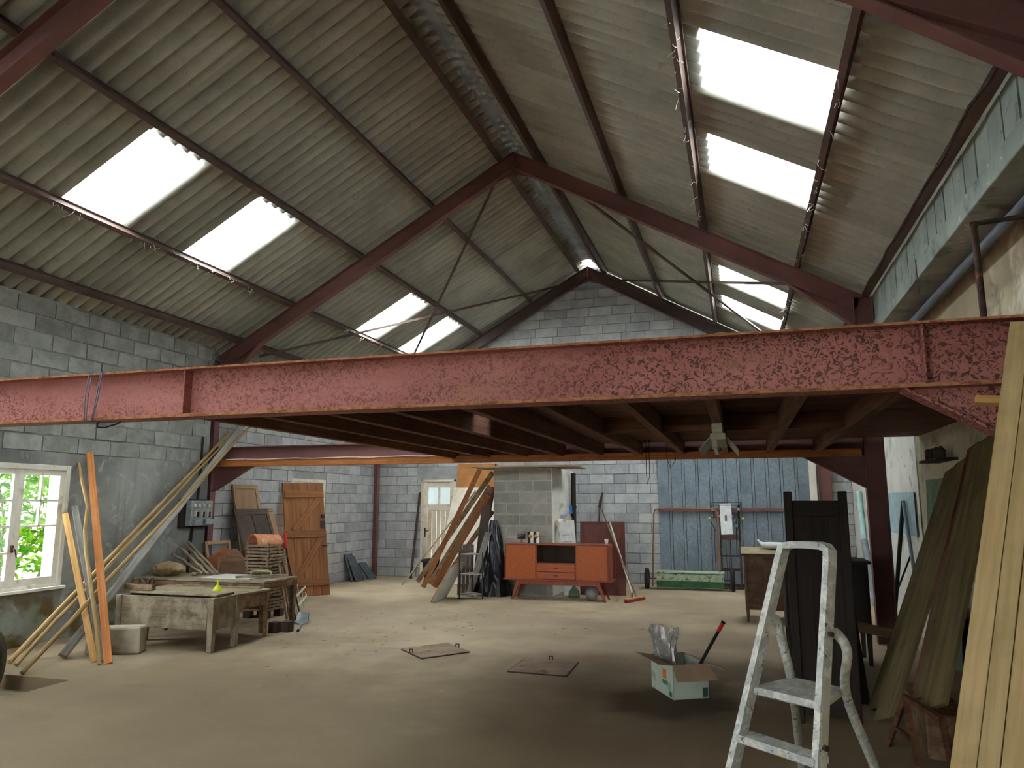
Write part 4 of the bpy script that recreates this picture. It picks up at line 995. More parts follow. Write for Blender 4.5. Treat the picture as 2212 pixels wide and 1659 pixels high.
# ------------------------------------------------------------------ middle: boards and planks by the closet
stick('roof_board', 'wide wooden board lying on top of the block closet', 'board', W_CUP, (-4.66, 13.15, CZ + 0.016), (-2.70, 13.22, CZ + 0.016), 0.95, 0.026)
c = Vector((-3.12, 14.6, 0)); a = AX(1239, 1100, -3.12)
m = MB(); m.tube([(a.x, a.y, 0), (a.x, a.y, 2.18)], 0.05, 12); m.tube([(a.x, a.y, 1.5), (a.x, a.y, 1.55)], 0.06, 12); m.tube([(a.x, a.y, 0.5), (a.x, a.y, 0.55)], 0.06, 12); tag(m.build('drain_pipe', W_VDARK, None, org=(a.x, a.y, 0)), 'dark upright drain pipe beside the whitewashed closet side', 'pipe')
f, t = leaning('chipboard_panel', 'orange-brown chipboard panel standing high behind the plasterboard', 'panel', (-5.95, 15.3, 0), (-5.02, 15.3, 0), (-5.95, 15.42, 2.45)); m = MB(); f.box(m, 0, f.w, 0, f.h, 0, .018); m.build('panel_face', M_CHIP, t)
m = MB(); f.box(m, f.w - .06, f.w - .03, 0.02, f.h, .018, .04); m.build('batten', W_DARK, t)
bl = G(940, 1262); br = bl + Vector((1.0, 0.05, 0)); tl = AY(967, 1054, 15.31)
f, t = leaning('plasterboard_sheet', 'large cream plasterboard sheet leaning across the back door', 'plasterboard', bl, br, (bl.x, 15.31, tl.z)); f.w = 1.02; m = MB(); f.box(m, 0, f.w, 0, f.h, 0, .014); m.build('sheet_face', M_PLASTERB, t); m = MB(); f.box(m, f.w * .42, f.w * .435, f.h - .32, f.h - .2, .014, .016); m.build('paper_tear', M_MORTAR, t)
f2 = f; t = thing('plasterboard_sheet', 'second stained plasterboard sheet leaning behind the planks on the first', 'plasterboard', f2.p(1.0, 0)); m = MB(); f2.box(m, .66, 1.36, .004, 2.0, .0135, .028); m.build('sheet_face', M_PLASTERB, t)
# leaning planks
GP = 'planks leaning on the block closet'
pk = [('steep dark plank rising highest under the closet board', G(914, 1270), AY(1036, 1015, 12.78), .09, .03, W_DOOR), ('long straight plank with its end at the closet corner', G(902, 1258), AY(1064, 1021, 13.04), .09, .03, W_OLDBR),
      ('broad brown plank leaning low beside the plasterboard', G(930, 1263), AY(1060, 1052, 13.12), .13, .03, W_OLDBR), ('second broad plank slanting just under the other', G(938, 1269), AY(1054, 1070, 12.80), .12, .03, W_DOOR),
      ('short plank slanting behind the white board', G(950, 1267), AY(1064, 1104, 13.2), .09, .03, W_OLDBR), ('upright red-brown plank tight against the closet edge', Vector((-4.74, 13.16, 0)), Vector((-4.345, 13.10, 1.9)), .07, .025, W_MAHOG),
      ('thin reddish batten beside the closet edge plank', Vector((-4.72, 13.02, 0)), Vector((-4.35, 13.0, 1.86)), .05, .025, W_DOOR), ('wide dark board standing steepest by the black bag', Vector((-4.60, 12.86, 0)), Vector((-4.40, 12.93, 1.78)), .16, .025, W_BOARD)]
for lb, a, b, w, th, mt in pk:
    stick('leaning_plank', lb, 'plank', mt, a + Vector((0, 0, .015)), b, w, th, GP, (0.45, -0.8, 0.4))
stick('thin_pole', 'thin dark pole slanting across the leaning planks', 'pole', W_OLD, G(868, 1264), f2.p(.5, f2.h - .1, .036), 0.032, round_=True, wob=.006)
stick('rusty_bar', 'rusty flat bar leaning beside the back door frame', 'bar', M_IRON, G(887, 1250), AY(907, 1064, 15.425), 0.05, 0.02, None, (0, -1, 0))
t = thing('black_tub', 'black plastic tub standing behind the leaning planks', 'tub', G(932, 1262)); c = G(934, 1256); m = MB(); m.lathe(c, [(0.001, .003), (.16, .0), (.22, .42), (.235, .43), (.235, .45), (.215, .45), (.155, .02), (.001, .02)], 22); m.build('shell', M_TYRE, t)
m = MB(); m.lathe(c, [(.232, .40), (.242, .40), (.242, .45), (.232, .45)], 22); m.build('rim', M_TYRE, t)
# white panel leaning low, with pale top edge
A = G(931, 1302); B = G(962, 1290)
f, t = leaning('white_panel', 'white panel with pale wood edge leaning low at the plank feet', 'panel', A, B, AY(973, 1223, 11.75)); f.o = A; TL = AY(973, 1223, 11.75); TR = TL + (B - A)
m = MB(); nn = (B - A).cross(TL - A).normalized() * 0.02; m.hexa([A, B, TR, TL, A + nn, B + nn, TR + nn, TL + nn], B - A); m.build('face', M_CREAMPL, t)
m = MB(); m.bar(TL + nn * .5, TR + nn * .5, .03, .02); m.build('edge_strip', W_CUP, t); m = MB(); m.bar(A + nn * .5 + Vector((-.008, 0, .01)), TL + nn * .5 + Vector((-.008, 0, 0)), .02, .03, nn); m.build('edge_strip', W_CUP, t)
# dark shutter boards beside it
for k, (a, b, w, lb) in enumerate((((975, 1292), (1018, 1180), .26, 'dark slatted shutter leaning behind the corner shelf'), ((1012, 1288), (1055, 1150), .11, 'grey weathered post leaning behind the corner shelf'))):
    p0 = G(*a); p1 = AY(*b, 12.62)
    if k == 0:
        p0 = Vector((-4.86, 12.62, 0)); f, t = leaning('old_shutter', lb, 'shutter', p0, p0 + Vector((.27, .08, 0)), p0 + Vector((.05, .26, .86)))
        for j in range(4):
            m = MB(); f.box(m, j * f.w / 4 + .003, (j + 1) * f.w / 4 - .003, 0, f.h, 0, .02, f.ey); m.build('board', W_BOARD, t)
        for v in (.15, .5, .85):
            m = MB(); f.box(m, 0, f.w, f.h * v, f.h * v + .05, .02, .035); m.build('ledge', W_BOARD, t)
    else: stick('grey_post', lb, 'post', W_GREY, p0, AY(*b, 12.74), w, .06, None, (0.4, -.9, .2))
# corner shelf
a, b = G(992, 1294), G(1042, 1294); cc = G(1016, 1299)
t = thing('corner_shelf', 'small three-tier corner shelf with turned posts before the planks', 'shelf', cc)
ztop = AY(1013, 1199, a.y).z
for nm, p in (('left', a), ('right', b), ('front', (a + b) / 2 + Vector((-.08, .28, 0)))):
    m = MB(); m.tube([p, p + Vector((0, 0, ztop * .5)), p + Vector((0, 0, ztop + .04))], [.011, .014, .011], 8); m.build('post', W_DARK, t)
for k in range(3):
    z = .07 + k * (ztop - .07) / 2; m = MB(); d = b - a; nrm = Vector((-d.y, d.x, 0)).normalized(); nrm = nrm if nrm.y > 0 else -nrm; n = 8
    poly = [a + d * (i / n) - nrm * (.07 * math.sin(PI * i / n)) for i in range(n + 1)] + [(a + b) / 2 + nrm * .3]
    m.prism([(q.x, q.y, z) for q in poly], (0, 0, .018)); m.build('shelf_board', W_GREY, t, .003)
# black film bag round a tall bundle
t0 = G(1074, 1284); m = MB(); hb = 1.30
t0 = Vector((t0.x, 12.72, 0))
def bag(u, v):
    a = 2 * PI * u; z = hb * v
    r = 0.20 * (1 - v) ** .75 + 0.075 * (1 - 0.3 * v); r *= 1 + .07 * math.sin(6 * a + 9 * v) + .05 * math.sin(13 * a + 21 * v) + .07 * math.sin(11 * a - 5 * v) * (1 - v) + .05 * math.sin(17 * v + 3 * a)
    sag = 1 + .15 * math.exp(-((v - .3) / .12) ** 2) * max(0, math.cos(a))
    return t0 + Vector((r * 1.05 * sag * math.cos(a) - 0.06 * v, r * .62 * math.sin(a) + .17 * v, z))
m.sheet(bag, 44, 26, 0, (0, 0, 1)); tpts = [bag(i / 44, 1.0) for i in range(44)]; m.add(tpts, [tuple(range(44))])
tag(m.build('black_film_bundle', M_BLKPL, None, org=t0), 'tall bundle wrapped in shiny black film leaning on the closet', 'wrapped bundle')

# ------------------------------------------------------------------ sideboard
SY0, SY1, sx0, sx1, sz0, sz1 = 12.36, 12.80, -3.90, -2.12, 0.32, 0.92
def chevron():
    t_ = NT('herringbone_teak_veneer'); tc = t_.node('ShaderNodeTexCoord'); sp = t_.node('ShaderNodeSeparateXYZ'); t_.t.links.new(tc.outputs['Object'], sp.inputs[0])
    ax = t_.math('ABSOLUTE', sp.outputs[0]); s_ = t_.math('SUBTRACT', sp.outputs[2], ax)
    ln = t_.math('FRACT', t_.math('MULTIPLY', s_, 26.0)); line = t_.ramp(ln, 0.0, 0.12)
    st = t_.node('ShaderNodeCombineXYZ', i_0=t_.math('MULTIPLY', s_, 30.0), i_1=t_.math('MULTIPLY', t_.math('ADD', sp.outputs[2], ax), 2.0))
    g = t_.noise(st.outputs[0], 1.5, 4); col = t_.mix(t_.ramp(g, .3, .7), lin('#bd5f22'), lin('#a04d1b')); col = t_.mix(t_.math('SUBTRACT', 1.0, line), col, lin('#73300f'))
    return t_.finish(col, .45, 0, None, **{'Specular_IOR_Level': .4})
M_CHEV = chevron()
sb = thing('sideboard', 'orange teak mid-century sideboard with chevron doors and glass centre', 'sideboard', ((sx0 + sx1) / 2, 12.6, 0))
m = MB(); th = .022
m.box(sx0, sx1, SY0, SY1, sz1 - th, sz1); m.box(sx0 - .02, sx1 + .04, SY0 - .02, SY1, sz0, sz0 + th); m.box(sx0, sx0 + th, SY0, SY1, sz0 + th, sz1 - th); m.box(sx1 - th, sx1, SY0, SY1, sz0 + th, sz1 - th); m.box(sx0 + th, sx1 - th, SY1 - .012, SY1, sz0 + th, sz1 - th)
xa, xb = -3.345, -2.67
m.box(xa - .01, xa + .01, SY0 + .02, SY1 - .012, sz0 + th, sz1 - th); m.box(xb - .01, xb + .01, SY0 + .02, SY1 - .012, sz0 + th, sz1 - th); m.box(xa + .01, xb - .01, SY0 + .02, SY1 - .012, .595, .615)
m.build('carcass', W_TEAKR, sb, .003)
for x0_, x1_ in ((sx0 + th, xa - .01), (xb + .01, sx1 - th)):
    m = MB(); c = Vector(((x0_ + x1_) / 2 if x0_ < -3.5 else (x0_ + x1_) / 2, SY0 + .012, .62)); m.box(x0_ + .002, x1_ - .002, SY0 + .005, SY0 + .022, sz0 + th + .002, sz1 - th - .002)
    me = m.mesh('door', (c.x - (0.31 if x0_ < -3.5 else -0.31), c.y, c.z)); me.materials.append(M_CHEV); o = bpy.data.objects.new('door', me); COL.objects.link(o); o.parent = sb; o.location = Vector((c.x - (0.31 if x0_ < -3.5 else -0.31), c.y, c.z)) - WPOS[sb.name]
for k, (z0, z1) in enumerate(((sz0 + th + .004, .46), (.466, .592))):
    m = MB(); m.box(xa + .012, xb - .012, SY0 + .004, SY0 + .022, z0, z1); dr = m.build('drawer', W_TEAK, sb, .003); m = MB(); xm = (xa + xb) / 2; zz = (z0 + z1) / 2; m.box(xm - .035, xm + .035, SY0 - .008, SY0 + .004, zz - .006, zz + .006); m.build('drawer_pull', M_IRON, dr)
M_SMOKE = m_glass('smoked_glass', (.5, .5, .52), .05)
for k in range(2):
    m = MB(); w = (xb - xa) / 2; x = xa + .01 + k * (w - .01); m.box(x, x + w, SY0 + .012 + .008 * k, SY0 + .016 + .008 * k, .615, sz1 - th); m.build('glass_door', M_SMOKE, sb)
m = MB(); m.box(sx0 + .25, sx1 - .2, SY0 + .03, SY0 + .06, .25, .32); m.box(sx0 + .25, sx1 - .2, SY1 - .06, SY1 - .03, .25, .32); m.build('stretcher', W_TEAKR, sb, .004)
for sx, tx in ((sx0 + .24, sx0 + .12), (sx1 - .2, sx1 - .06)):
    for y in (SY0 + .05, SY1 - .05):
        m = MB(); m.bar((sx, y, .32), (tx, y + (-.02 if y < 12.6 else .02), 0), .075, .04, (0, 1, 0), .03, .028); m.build('leg', W_TEAKR, sb, .006)
# on the sideboard
zt = sz1
M_CRYS = m_glass('clear_glassware', (.9, .9, .9), .1); M_BRWAX = plain('dark_wax', '#3b2a24', .4); M_SILV = plain('silver_plastic', '#d8d8d4', .25, .6)
c = Vector((AY(1126, 1165, 12.55).x, 12.55, zt)); t = thing('candle_glass', 'tall clear glass holder with a dark candle on the sideboard', 'candle holder', c)
m = MB(); m.lathe(c, [(.05, 0), (.05, .008), (.02, .02), (.03, .06), (.075, .07), (.08, .2), (.076, .2), (.07, .075), (.001, .07)], 22); m.build('glass', M_CRYS, t); m = MB(); m.lathe(c, [(.001, .072), (.066, .074), (.069, .16), (.05, .165), (.001, .15)], 20); m.build('candle', M_BRWAX, t)
for k, px in enumerate((1147, 1160)):
    c = Vector((AY(px, 1165, 12.52).x, 12.52, zt)); t = thing('boxed_item', ('gold and white display box standing nearer the candle glass', 'gold and white display box standing nearer the rolled papers')[k], 'box', c, 'pair of display boxes on the sideboard')
    f = PF(c + Vector((-.05, -.03, 0)), c + Vector((.05, .0, 0)), c + Vector((-.085, .0, .2))); m = MB(); f.box(m, 0, .1, 0, .2, -.05, 0); m.build('carton', M_BLKPL, t, .004)
    m = MB(); f.box(m, .045, .096, .005, .195, 0, .002); m.build('white_band', M_WHITE, t); m = MB(); m.lathe(f.p(.045, .12, .001), [(.001, .012), (.03, .01), (.036, 0)], 14, f.n); m.build('gold_disc', plain('gold', '#b98a3e', .35, .3), t)
c = Vector((AY(1310, 1172, 12.5).x, 12.5, zt)); t = thing('paper_cup', 'small white paper cup on the right end of the teak sideboard', 'cup', c); m = MB(); m.lathe(c, [(.001, .004), (.024, .0), (.034, .09), (.032, .09), (.023, .008), (.001, .008)], 16); m.build('cup_wall', M_WHITE, t); m = MB(); m.lathe(c, [(.032, .086), (.036, .086), (.036, .092), (.032, .092)], 16); m.build('rim', M_WHITE, t)
# tall white sack of paper rolls behind the sideboard
q = Vector((-3.0, 13.25, 0)); b0 = AY(1228, 1170, 12.95)
f, t = leaning('paper_sack', 'tall white printed paper sack of rolls leaning behind the sideboard', 'paper sack', (b0.x - .098, 13.0, 0.01), (b0.x + .18, 13.0, 0.01), (b0.x - .098, 13.12, 1.29))
f.ey = Vector((-.095, .09, 1)).normalized(); f.ex = Vector((1, 0, .095)).normalized(); f.n = f.ex.cross(f.ey).normalized(); f.n = f.n if f.n.y < 0 else -f.n; m = MB(); f.box(m, 0, .27, 0, f.h, -.1, 0, f.ey); m.build('sack', M_WHITE, t, .012, 2)
m = MB()
for v, w in ((f.h - .38, .16), (f.h - .26, .12), (f.h - .5, .18)): f.box(m, .06, .06 + w, v, v + .012, 0, .001)
m.build('print_lines', plain('grey_print', '#9a9aa0', .8), t)
m = MB(); m.tube([f.p(-.02, f.h - .04, .02), f.p(.06, f.h + .02, -.14)], .055, 14); m.build('paper_roll', M_CREAM, t); m = MB(); m.tube([f.p(.1, f.h - .03, -.03), f.p(.2, f.h + .06, -.1)], .05, 12); m.build('brown_roll', M_CARDB, t)
m = MB(); f.box(m, .02, .16, f.h + .02, f.h + .12, -.12, -.06); m.build('blue_bag', plain('blue_grey_film', '#8ea3bd', .4), t, .03, 2)
m = MB(); m.tube([f.p(.2, f.h + .02, -.05), f.p(.23, f.h + .13, -.06)], .006, 5); f.box(m, .2, .26, f.h + .12, f.h + .26, -.07, -.05); m.build('blue_brush', plain('bright_blue', '#2f6fc0', .4), t)
# under and behind the sideboard
t0 = G(1288, 1290); t0 = Vector((t0.x, 12.62, 0)); m = MB(); m.lathe(t0, [(.001, 0), (.05, .006), (.1, .05), (.118, .118), (.1, .186), (.05, .23), (.001, .236)], 22); tag(m.build('grey_ball', M_ALU, None, org=t0), 'grey ball lying on the floor under the sideboard', 'ball')
c = Vector((AY(1240, 1280, 12.875).x, 12.875, 0)); t = thing('glass_bottle', 'squat green glass bottle standing behind the sideboard legs', 'bottle', c); m = MB(); m.lathe(c, [(.001, .0), (.09, .0), (.1, .02), (.09, .1), (.03, .17), (.026, .24), (.03, .25), (.02, .25)], 18); m.build('glass', m_glass('green_glass', (.45, .6, .45), .15), t); m = MB(); m.lathe(c, [(.022, .245), (.022, .28), (.001, .28)], 10); m.build('cork', W_CUP, t)
f, t = leaning('mahogany_panel', 'reddish mahogany panel standing behind the right end of the sideboard', 'panel', (G(1252, 1286).x, 13.3, 0), (G(1349, 1286).x + .02, 13.4, 0), (G(1252, 1286).x, 13.46, 1.27)); f.w = .8
m = MB(); f.box(m, 0, f.w, 0, f.h, 0, .02, f.ey); m.build('panel_face', W_MAHOG, t, .003); m = MB()
for bx in ((0, .06, 0, f.h), (f.w - .06, f.w, 0, f.h), (.06, f.w - .06, f.h - .05, f.h), (.06, f.w - .06, 0, .06)): f.box(m, *bx, .02, .028)
m.build('edge_moulding', W_MAHOG, t)
# brooms and iron rod on the wall
t = thing('push_broom', 'push broom with a red bristle head leaning on the mahogany panel', 'broom', G(1370, 1298)); a, b = G(1352, 1303), G(1391, 1295)
m = MB(); m.bar(a + Vector((0, 0, .055)), b + Vector((0, 0, .055)), .06, .025); m.build('head', W_PINE, t, .004); m = MB(); m.bar(a + Vector((0, 0, .022)), b + Vector((0, 0, .022)), .055, .044); m.build('bristles', plain('red_bristles', '#8e2c33', .9), t)
m = MB(); m.tube([a.lerp(b, .58) + Vector((0, 0, .06)), AY(1300, 1102, 13.56)], .012, 8); m.build('handle', W_OLDBR, t)
t = thing('old_broom', 'pale handled old broom leaning next to the red push broom', 'broom', G(1366, 1292)); m = MB(); a = G(1366, 1291); m.tube([a + Vector((0, 0, .06)), AY(1317, 1129, 13.47)], .017, 8); m.build('handle', M_WHITEP, t); m = MB(); m.bar(a + Vector((-.0, -.02, 0)), a + Vector((0, 0, .08)), .05, .03, (1, 0, 0), .03, .03); m.build('head', W_OLDBR, t)
a = AY(1292, 1200, 15.28); m = MB(); m.tube([(a.x - .02, 15.33, 0), (a.x, 15.427, 1.2), (a.x + .03, 15.427, 1.6)], .013, 7); m.tube([(a.x + .02, 15.415, 1.5), (a.x + .05, 15.415, 1.66), (a.x + .09, 15.42, 1.82)], [.03, .03, .012], 8); tag(m.build('iron_spear', M_IRON, None, org=(a.x, 15.33, 0)), 'dark iron rod with a hooked tip standing on the block wall', 'iron rod')

# ------------------------------------------------------------------ by the gate
t = thing('seed_spreader', 'green and white wheeled seed spreader with bent tube handle before the gate', 'seed spreader', (-1.0, 14.62, 0))
M_GRN = grainy('faded_green_paint', '#2f5b3c', '#3f6d4a', 6, .7, .2, 40, var=0); M_GRNW = grainy('chipped_white_green', '#b9c3ae', '#9fb099', 14, .75, .2, 40, var=0, stains=(('#4c6b50', 22, .55, .62),))
x0, x1 = -1.58, -.36; m = MB(); m.prism([(x0, 14.52, .05), (x0, 14.70, .05), (x0, 14.78, .32), (x0, 14.46, .32)], (x1 - x0, 0, 0), (1, 0, 0)); hp = m.build('hopper', M_GRN, t, .004)
m = MB(); m.hexa([(x0, 14.487, .17), (x1, 14.487, .17), (x1, 14.492, .17), (x0, 14.492, .17), (x0, 14.452, .30), (x1, 14.452, .30), (x1, 14.458, .30), (x0, 14.458, .30)]); m.build('white_band', M_GRNW, hp)
m = MB(); m.box(x0 - .01, x1 + .01, 14.44, 14.80, .315, .335); m.build('lid', M_GRNW, t)
for px, yy in ((1398, 14.62), (1584, 14.62)):
    x = AY(px, 1255, yy).x; m = MB(); m.lathe((x, yy, .19), [(.15, -.035), (.19, -.03), (.19, .03), (.15, .035), (.15, -.035)], 24, (1, 0, 0)); wh = m.build('wheel', M_TYRE, t)
    m = MB(); m.lathe((x, yy, .19), [(.001, -.02), (.155, -.012), (.155, .012), (.001, .02)], 18, (1, 0, 0)); m.build('hub', M_GRNW, wh)
m = MB(); xw0, xw1 = AY(1398, 1255, 14.62).x, AY(1584, 1255, 14.62).x; m.tube([(xw0, 14.62, .19), (xw1, 14.62, .19)], .012, 7); m.build('axle', M_IRON, t)
hz = AY(1480, 1099, 14.9).z; hx0, hx1 = AY(1412, 1110, 14.9).x, AY(1549, 1110, 14.9).x
m = MB(); m.tube([(hx0 - .02, 14.55, .06), (hx0, 14.9, hz - .1), (hx0 + .03, 14.91, hz - .02), (hx0 + .1, 14.91, hz), (hx1 - .1, 14.91, hz), (hx1 - .03, 14.91, hz - .02), (hx1, 14.9, hz - .1), (hx1 + .02, 14.55, .06)], .014, 8); m.build('handle', W_DOOR, t)
t = thing('sack_truck', 'dark iron sack truck standing against the sheet-metal gate', 'sack truck', (-.2, 14.9, 0)); xa, xb = AY(1558, 1200, 14.95).x, AY(1600, 1200, 14.95).x
for x in (xa, xb):
    m = MB(); m.tube([(x, 15.05, .03), (x, 15.18, .8), (x, 15.30, 1.5), (x, 15.27, 1.56)], .018, 8); m.build('side_rail', M_IRON, t)
for z, h_ in ((.95, .1), (.35, .05), (.6, .03)):
    m = MB(); y = 15.05 + .167 * z; m.box(xa, xb, y - .012, y + .012, z - h_ / 2, z + h_ / 2); m.build('cross_bar', M_IRON if z < .9 else M_STEELDK, t)
m = MB(); m.box(xa - .04, xb + .04, 14.90, 15.07, .004, .03); m.build('toe_plate', M_IRON, t); m = MB(); m.box((xa + xb) / 2 - .01, (xa + xb) / 2 + .01, 15.10, 15.19, .36, .94); m.build('centre_bar', M_IRON, t)
for x in (xa - .06, xb + .06):
    m = MB(); m.lathe((x, 15.17, .1), [(.001, -.02), (.1, -.02), (.1, .02), (.001, .02)], 18, (1, 0, 0)); m.build('wheel', M_TYRE, t)
# coat rack hung on the gate
CYR = 15.192
def cp(px, py, d=0.0): v = AY(px, py, CYR - d); return v
t = thing('coat_rack', 'wire coat rack with coloured ball hooks and white mirror hung on the gate', 'coat rack', cp(1568, 1155))
m = MB(); a, b = cp(1534, 1085), cp(1600, 1085)
for dz, dy in ((0, 0), (-.03, -.06), (-.06, -.12)): m.tube([a + Vector((0, dy + .05, dz - .09)), a + Vector((0, dy, dz)), b + Vector((0, dy, dz)), b + Vector((0, dy + .05, dz - .09))], .006, 6)
m.tube([cp(1533, 1120), cp(1547, 1150)], .006, 6); m.tube([cp(1603, 1120), cp(1590, 1150)], .006, 6); m.tube([cp(1540, 1103), cp(1549, 1128), cp(1556, 1200)], .008, 6); m.tube([cp(1595, 1103), cp(1590, 1128), cp(1592, 1200)], .008, 6); m.tube([cp(1533, 1120), cp(1546, 1117)], .006, 6); m.tube([cp(1604, 1120), cp(1592, 1117)], .006, 6)
m.tube([a, cp(1540, 1103)], .006, 6); m.tube([b, cp(1595, 1103)], .006, 6); m.build('wire_frame', M_TYRE, t)
for (px, py, c_) in ((1540, 1101, '#9fb0a4'), (1595, 1101, '#9fb0a4'), (1533, 1120, '#d9b04a'), (1604, 1120, '#d9b04a'), (1554, 1116, '#b05a5e'), (1583, 1116, '#b05a5e'), (1549, 1136, '#4f9a70'), (1590, 1136, '#4f9a70')):
    m = MB(); c = cp(px, py, .03); m.lathe(c, [(.001, -.028), (.02, -.02), (.028, 0), (.02, .02), (.001, .028)], 12, (0, 1, 0)); m.build('ball_hook', plain('hook_' + c_[1:], c_, .4), t)
m = MB(); P = [cp(1554, 1088, .05), cp(1579, 1087, .05), cp(1583, 1154, .03), cp(1558, 1155, .03)]; o_ = Vector((0, .012, 0)); m.hexa(P + [q + o_ for q in P], (0, 0, 1)); mi = m.build('mirror', plain('white_backing', '#eef0f2', .25, spec=.6), t)
c = cp(1568, 1120, .05); m = MB(); m.box(c.x - .02, c.x + .02, c.y - .003, c.y, c.z - .05, c.z + .06); m.build('sticker', plain('grey_picture', '#7d7b82', .7), mi)
# hanging wires under the mezzanine
for k, (a, b, z) in enumerate(((1395, 1402, 1046), (1440, 1458, 1012))):
    p, q = AY(a, 965, 9.3), AY(b, 965, 9.3); lo = AY((a + b) / 2, z, 9.3); m = MB(); p.z = q.z = 2.378
    m.tube([p, Vector((p.x, p.y, lo.z + .12)), Vector((lo.x, lo.y, lo.z)), Vector((q.x, q.y, lo.z + .1)), q], .005, 5); tag(m.build('hanging_wire', M_IRON, None, org=p), ('long' if k == 0 else 'short') + ' loop of wire hanging from the mezzanine joists', 'wire', 'wire loops under the mezzanine')
# fluorescent lamp under a joist
t = thing('strip_lamp', 'open fluorescent strip lamp fixed under a mezzanine joist', 'lamp', (-.15, 6.3, 2.2)); M_LAMPW = grainy('dirty_lamp_enamel', '#a8a48c', '#c0bdac', 5, .5, .1, 40, var=0)
m = MB(); m.box(-.19, -.11, 5.95, 6.25, 2.15, 2.214); m.build('mount', M_LAMPW, t, .004); m = MB(); m.box(-.21, -.09, 6.1, 7.0, 2.10, 2.15); m.build('batten', M_LAMPW, t, .004)
for s in (-1, 1):
    m = MB(); m.hexa([(-.15 + s * .05, 6.15, 2.14), (-.15 + s * .05, 7.0, 2.14), (-.15 + s * .05, 7.0, 2.145), (-.15 + s * .05, 6.15, 2.145), (-.15 + s * .15, 6.15, 2.02), (-.15 + s * .15, 7.0, 2.02), (-.15 + s * .155, 7.0, 2.024), (-.15 + s * .155, 6.15, 2.024)], (0, 1, 0)); m.build('reflector', M_LAMPW, t)
m = MB(); m.box(-.2, -.16, 6.16, 6.22, 2.03, 2.1); m.box(-.2, -.16, 6.9, 6.96, 2.03, 2.1); m.build('tube_holder', M_LAMPW, t); m = MB(); m.tube([(-.18, 6.2, 2.05), (-.18, 6.93, 2.05)], .016, 10); m.build('tube', plain('white_tube', '#dfe2e4', .2, spec=.6), t)

# ------------------------------------------------------------------ floor covers and the carton
def cover(name, label, pts, pins):
    P = [G(*p) for p in pts]; c = sum(P, Vector()) / 4; t = thing(name, label, 'floor cover', (c.x, c.y, 0))
    m = MB(); m.hexa([(p.x, p.y, .001) for p in P] + [(p.x, p.y, .014) for p in P]); m.build('plate', M_COVER, t, .002)
    m = MB()
    for i in range(4): m.bar(P[i] + Vector((0, 0, .006)), P[(i + 1) % 4] + Vector((0, 0, .006)), .018, .012)
    m.build('rim', M_IRON, t)
    for q in pins:
        p = G(*q); m = MB(); m.tube([p + Vector((-.018, 0, .01)), p + Vector((-.018, 0, .05)), p + Vector((.018, 0, .05)), p + Vector((.018, 0, .01))], .007, 6); m.build('lifting_ring', M_IRON, t)
M_COVER = grainy('dusty_steel_plate', '#8d7662', '#a08975', 4, .9, .2, 40, var=0, stains=(('#6b5747', 5, .55, .7),))
cover('floor_cover', 'flat square floor cover plate with two lifting rings, lying askew', ((868, 1404), (911, 1424), (1013, 1410), (965, 1391)), ((888, 1413), (988, 1401)))
cover('floor_cover', 'flat square floor cover plate nearer the cardboard carton', ((1098, 1452), (1223, 1462), (1248, 1433), (1135, 1424)), ((1190, 1429),))
A, B, D = G(1455, 1513), G(1532, 1508), G(1408, 1483); C_ = B + (D - A); hb = .27
t = thing('cardboard_carton', 'open white and green printed cardboard carton on the floor', 'carton', (A + C_) / 2)
M_CARTON = grainy('printed_carton', '#b5c2b0', '#c2cdbd', 3, .8, .1, 40, var=0, stains=(('#8fa592', 4, .58, .66),))
up = Vector((0, 0, hb)); cen = (A + B + C_ + D) / 4
def wallp(p, q):
    n = ((p + q) / 2 - cen); n.normalize(); m = MB(); m.hexa([p, q, q - n * .006, p - n * .006, p + up, q + up, q + up - n * .006, p + up - n * .006], q - p); return m, n
for p, q in ((A, B), (B, C_), (C_, D), (D, A)):
    m, n = wallp(p, q); sd = m.build('side', M_CARTON, t)
    drop = -.10 if p in (A, ) else (.02 if p == D else -.05)
    e = (q - p).normalized(); L = .17
    dn = n * (L * .8) + Vector((0, 0, drop))
    m = MB(); a0, b0 = p + up, q + up; m.hexa([a0, b0, b0 + dn + e * .02, a0 + dn - e * .02] + [v + Vector((0, 0, .006)) for v in (a0, b0, b0 + dn + e * .02, a0 + dn - e * .02)], e); m.build('flap', M_CARDB, sd)
m = MB(); m.hexa([A, B, C_, D] + [v + Vector((0, 0, .006)) for v in (A, B, C_, D)]); m.build('bottom', M_CARDB, t)
e = (D - A).normalized(); nA = Vector((e.y, -e.x, 0)); nA = nA if nA.dot(A - B) > 0 else -nA
def patch(u0, u1, v0, v1, mat):
    m = MB(); P = [A + (D - A) * u + Vector((0, 0, v * hb)) + nA * .002 for u, v in ((u0, v0), (u1, v0), (u1, v1), (u0, v1))]; m.hexa(P + [q + nA * .001 for q in P]); m.build('print_patch', mat, t)
patch(.28, .44, .5, .78, plain('orange_print', '#d5752c', .8)); patch(.22, .46, .34, .46, plain('green_print', '#4d7d6d', .8)); patch(.05, .16, .06, .2, plain('green_print_dark', '#3f6a52', .8))
e2 = (B - A).normalized(); nB = Vector((e2.y, -e2.x, 0)); nB = nB if nB.dot(A - D) > 0 else -nB
m = MB(); P = [A + (B - A) * u + Vector((0, 0, v * hb)) + nB * .002 for u, v in ((.82, .05), (.97, .05), (.97, .32), (.82, .32))]; m.hexa(P + [q + nB * .001 for q in P]); m.build('print_patch', plain('dark_green_print', '#2f5548', .8), t)
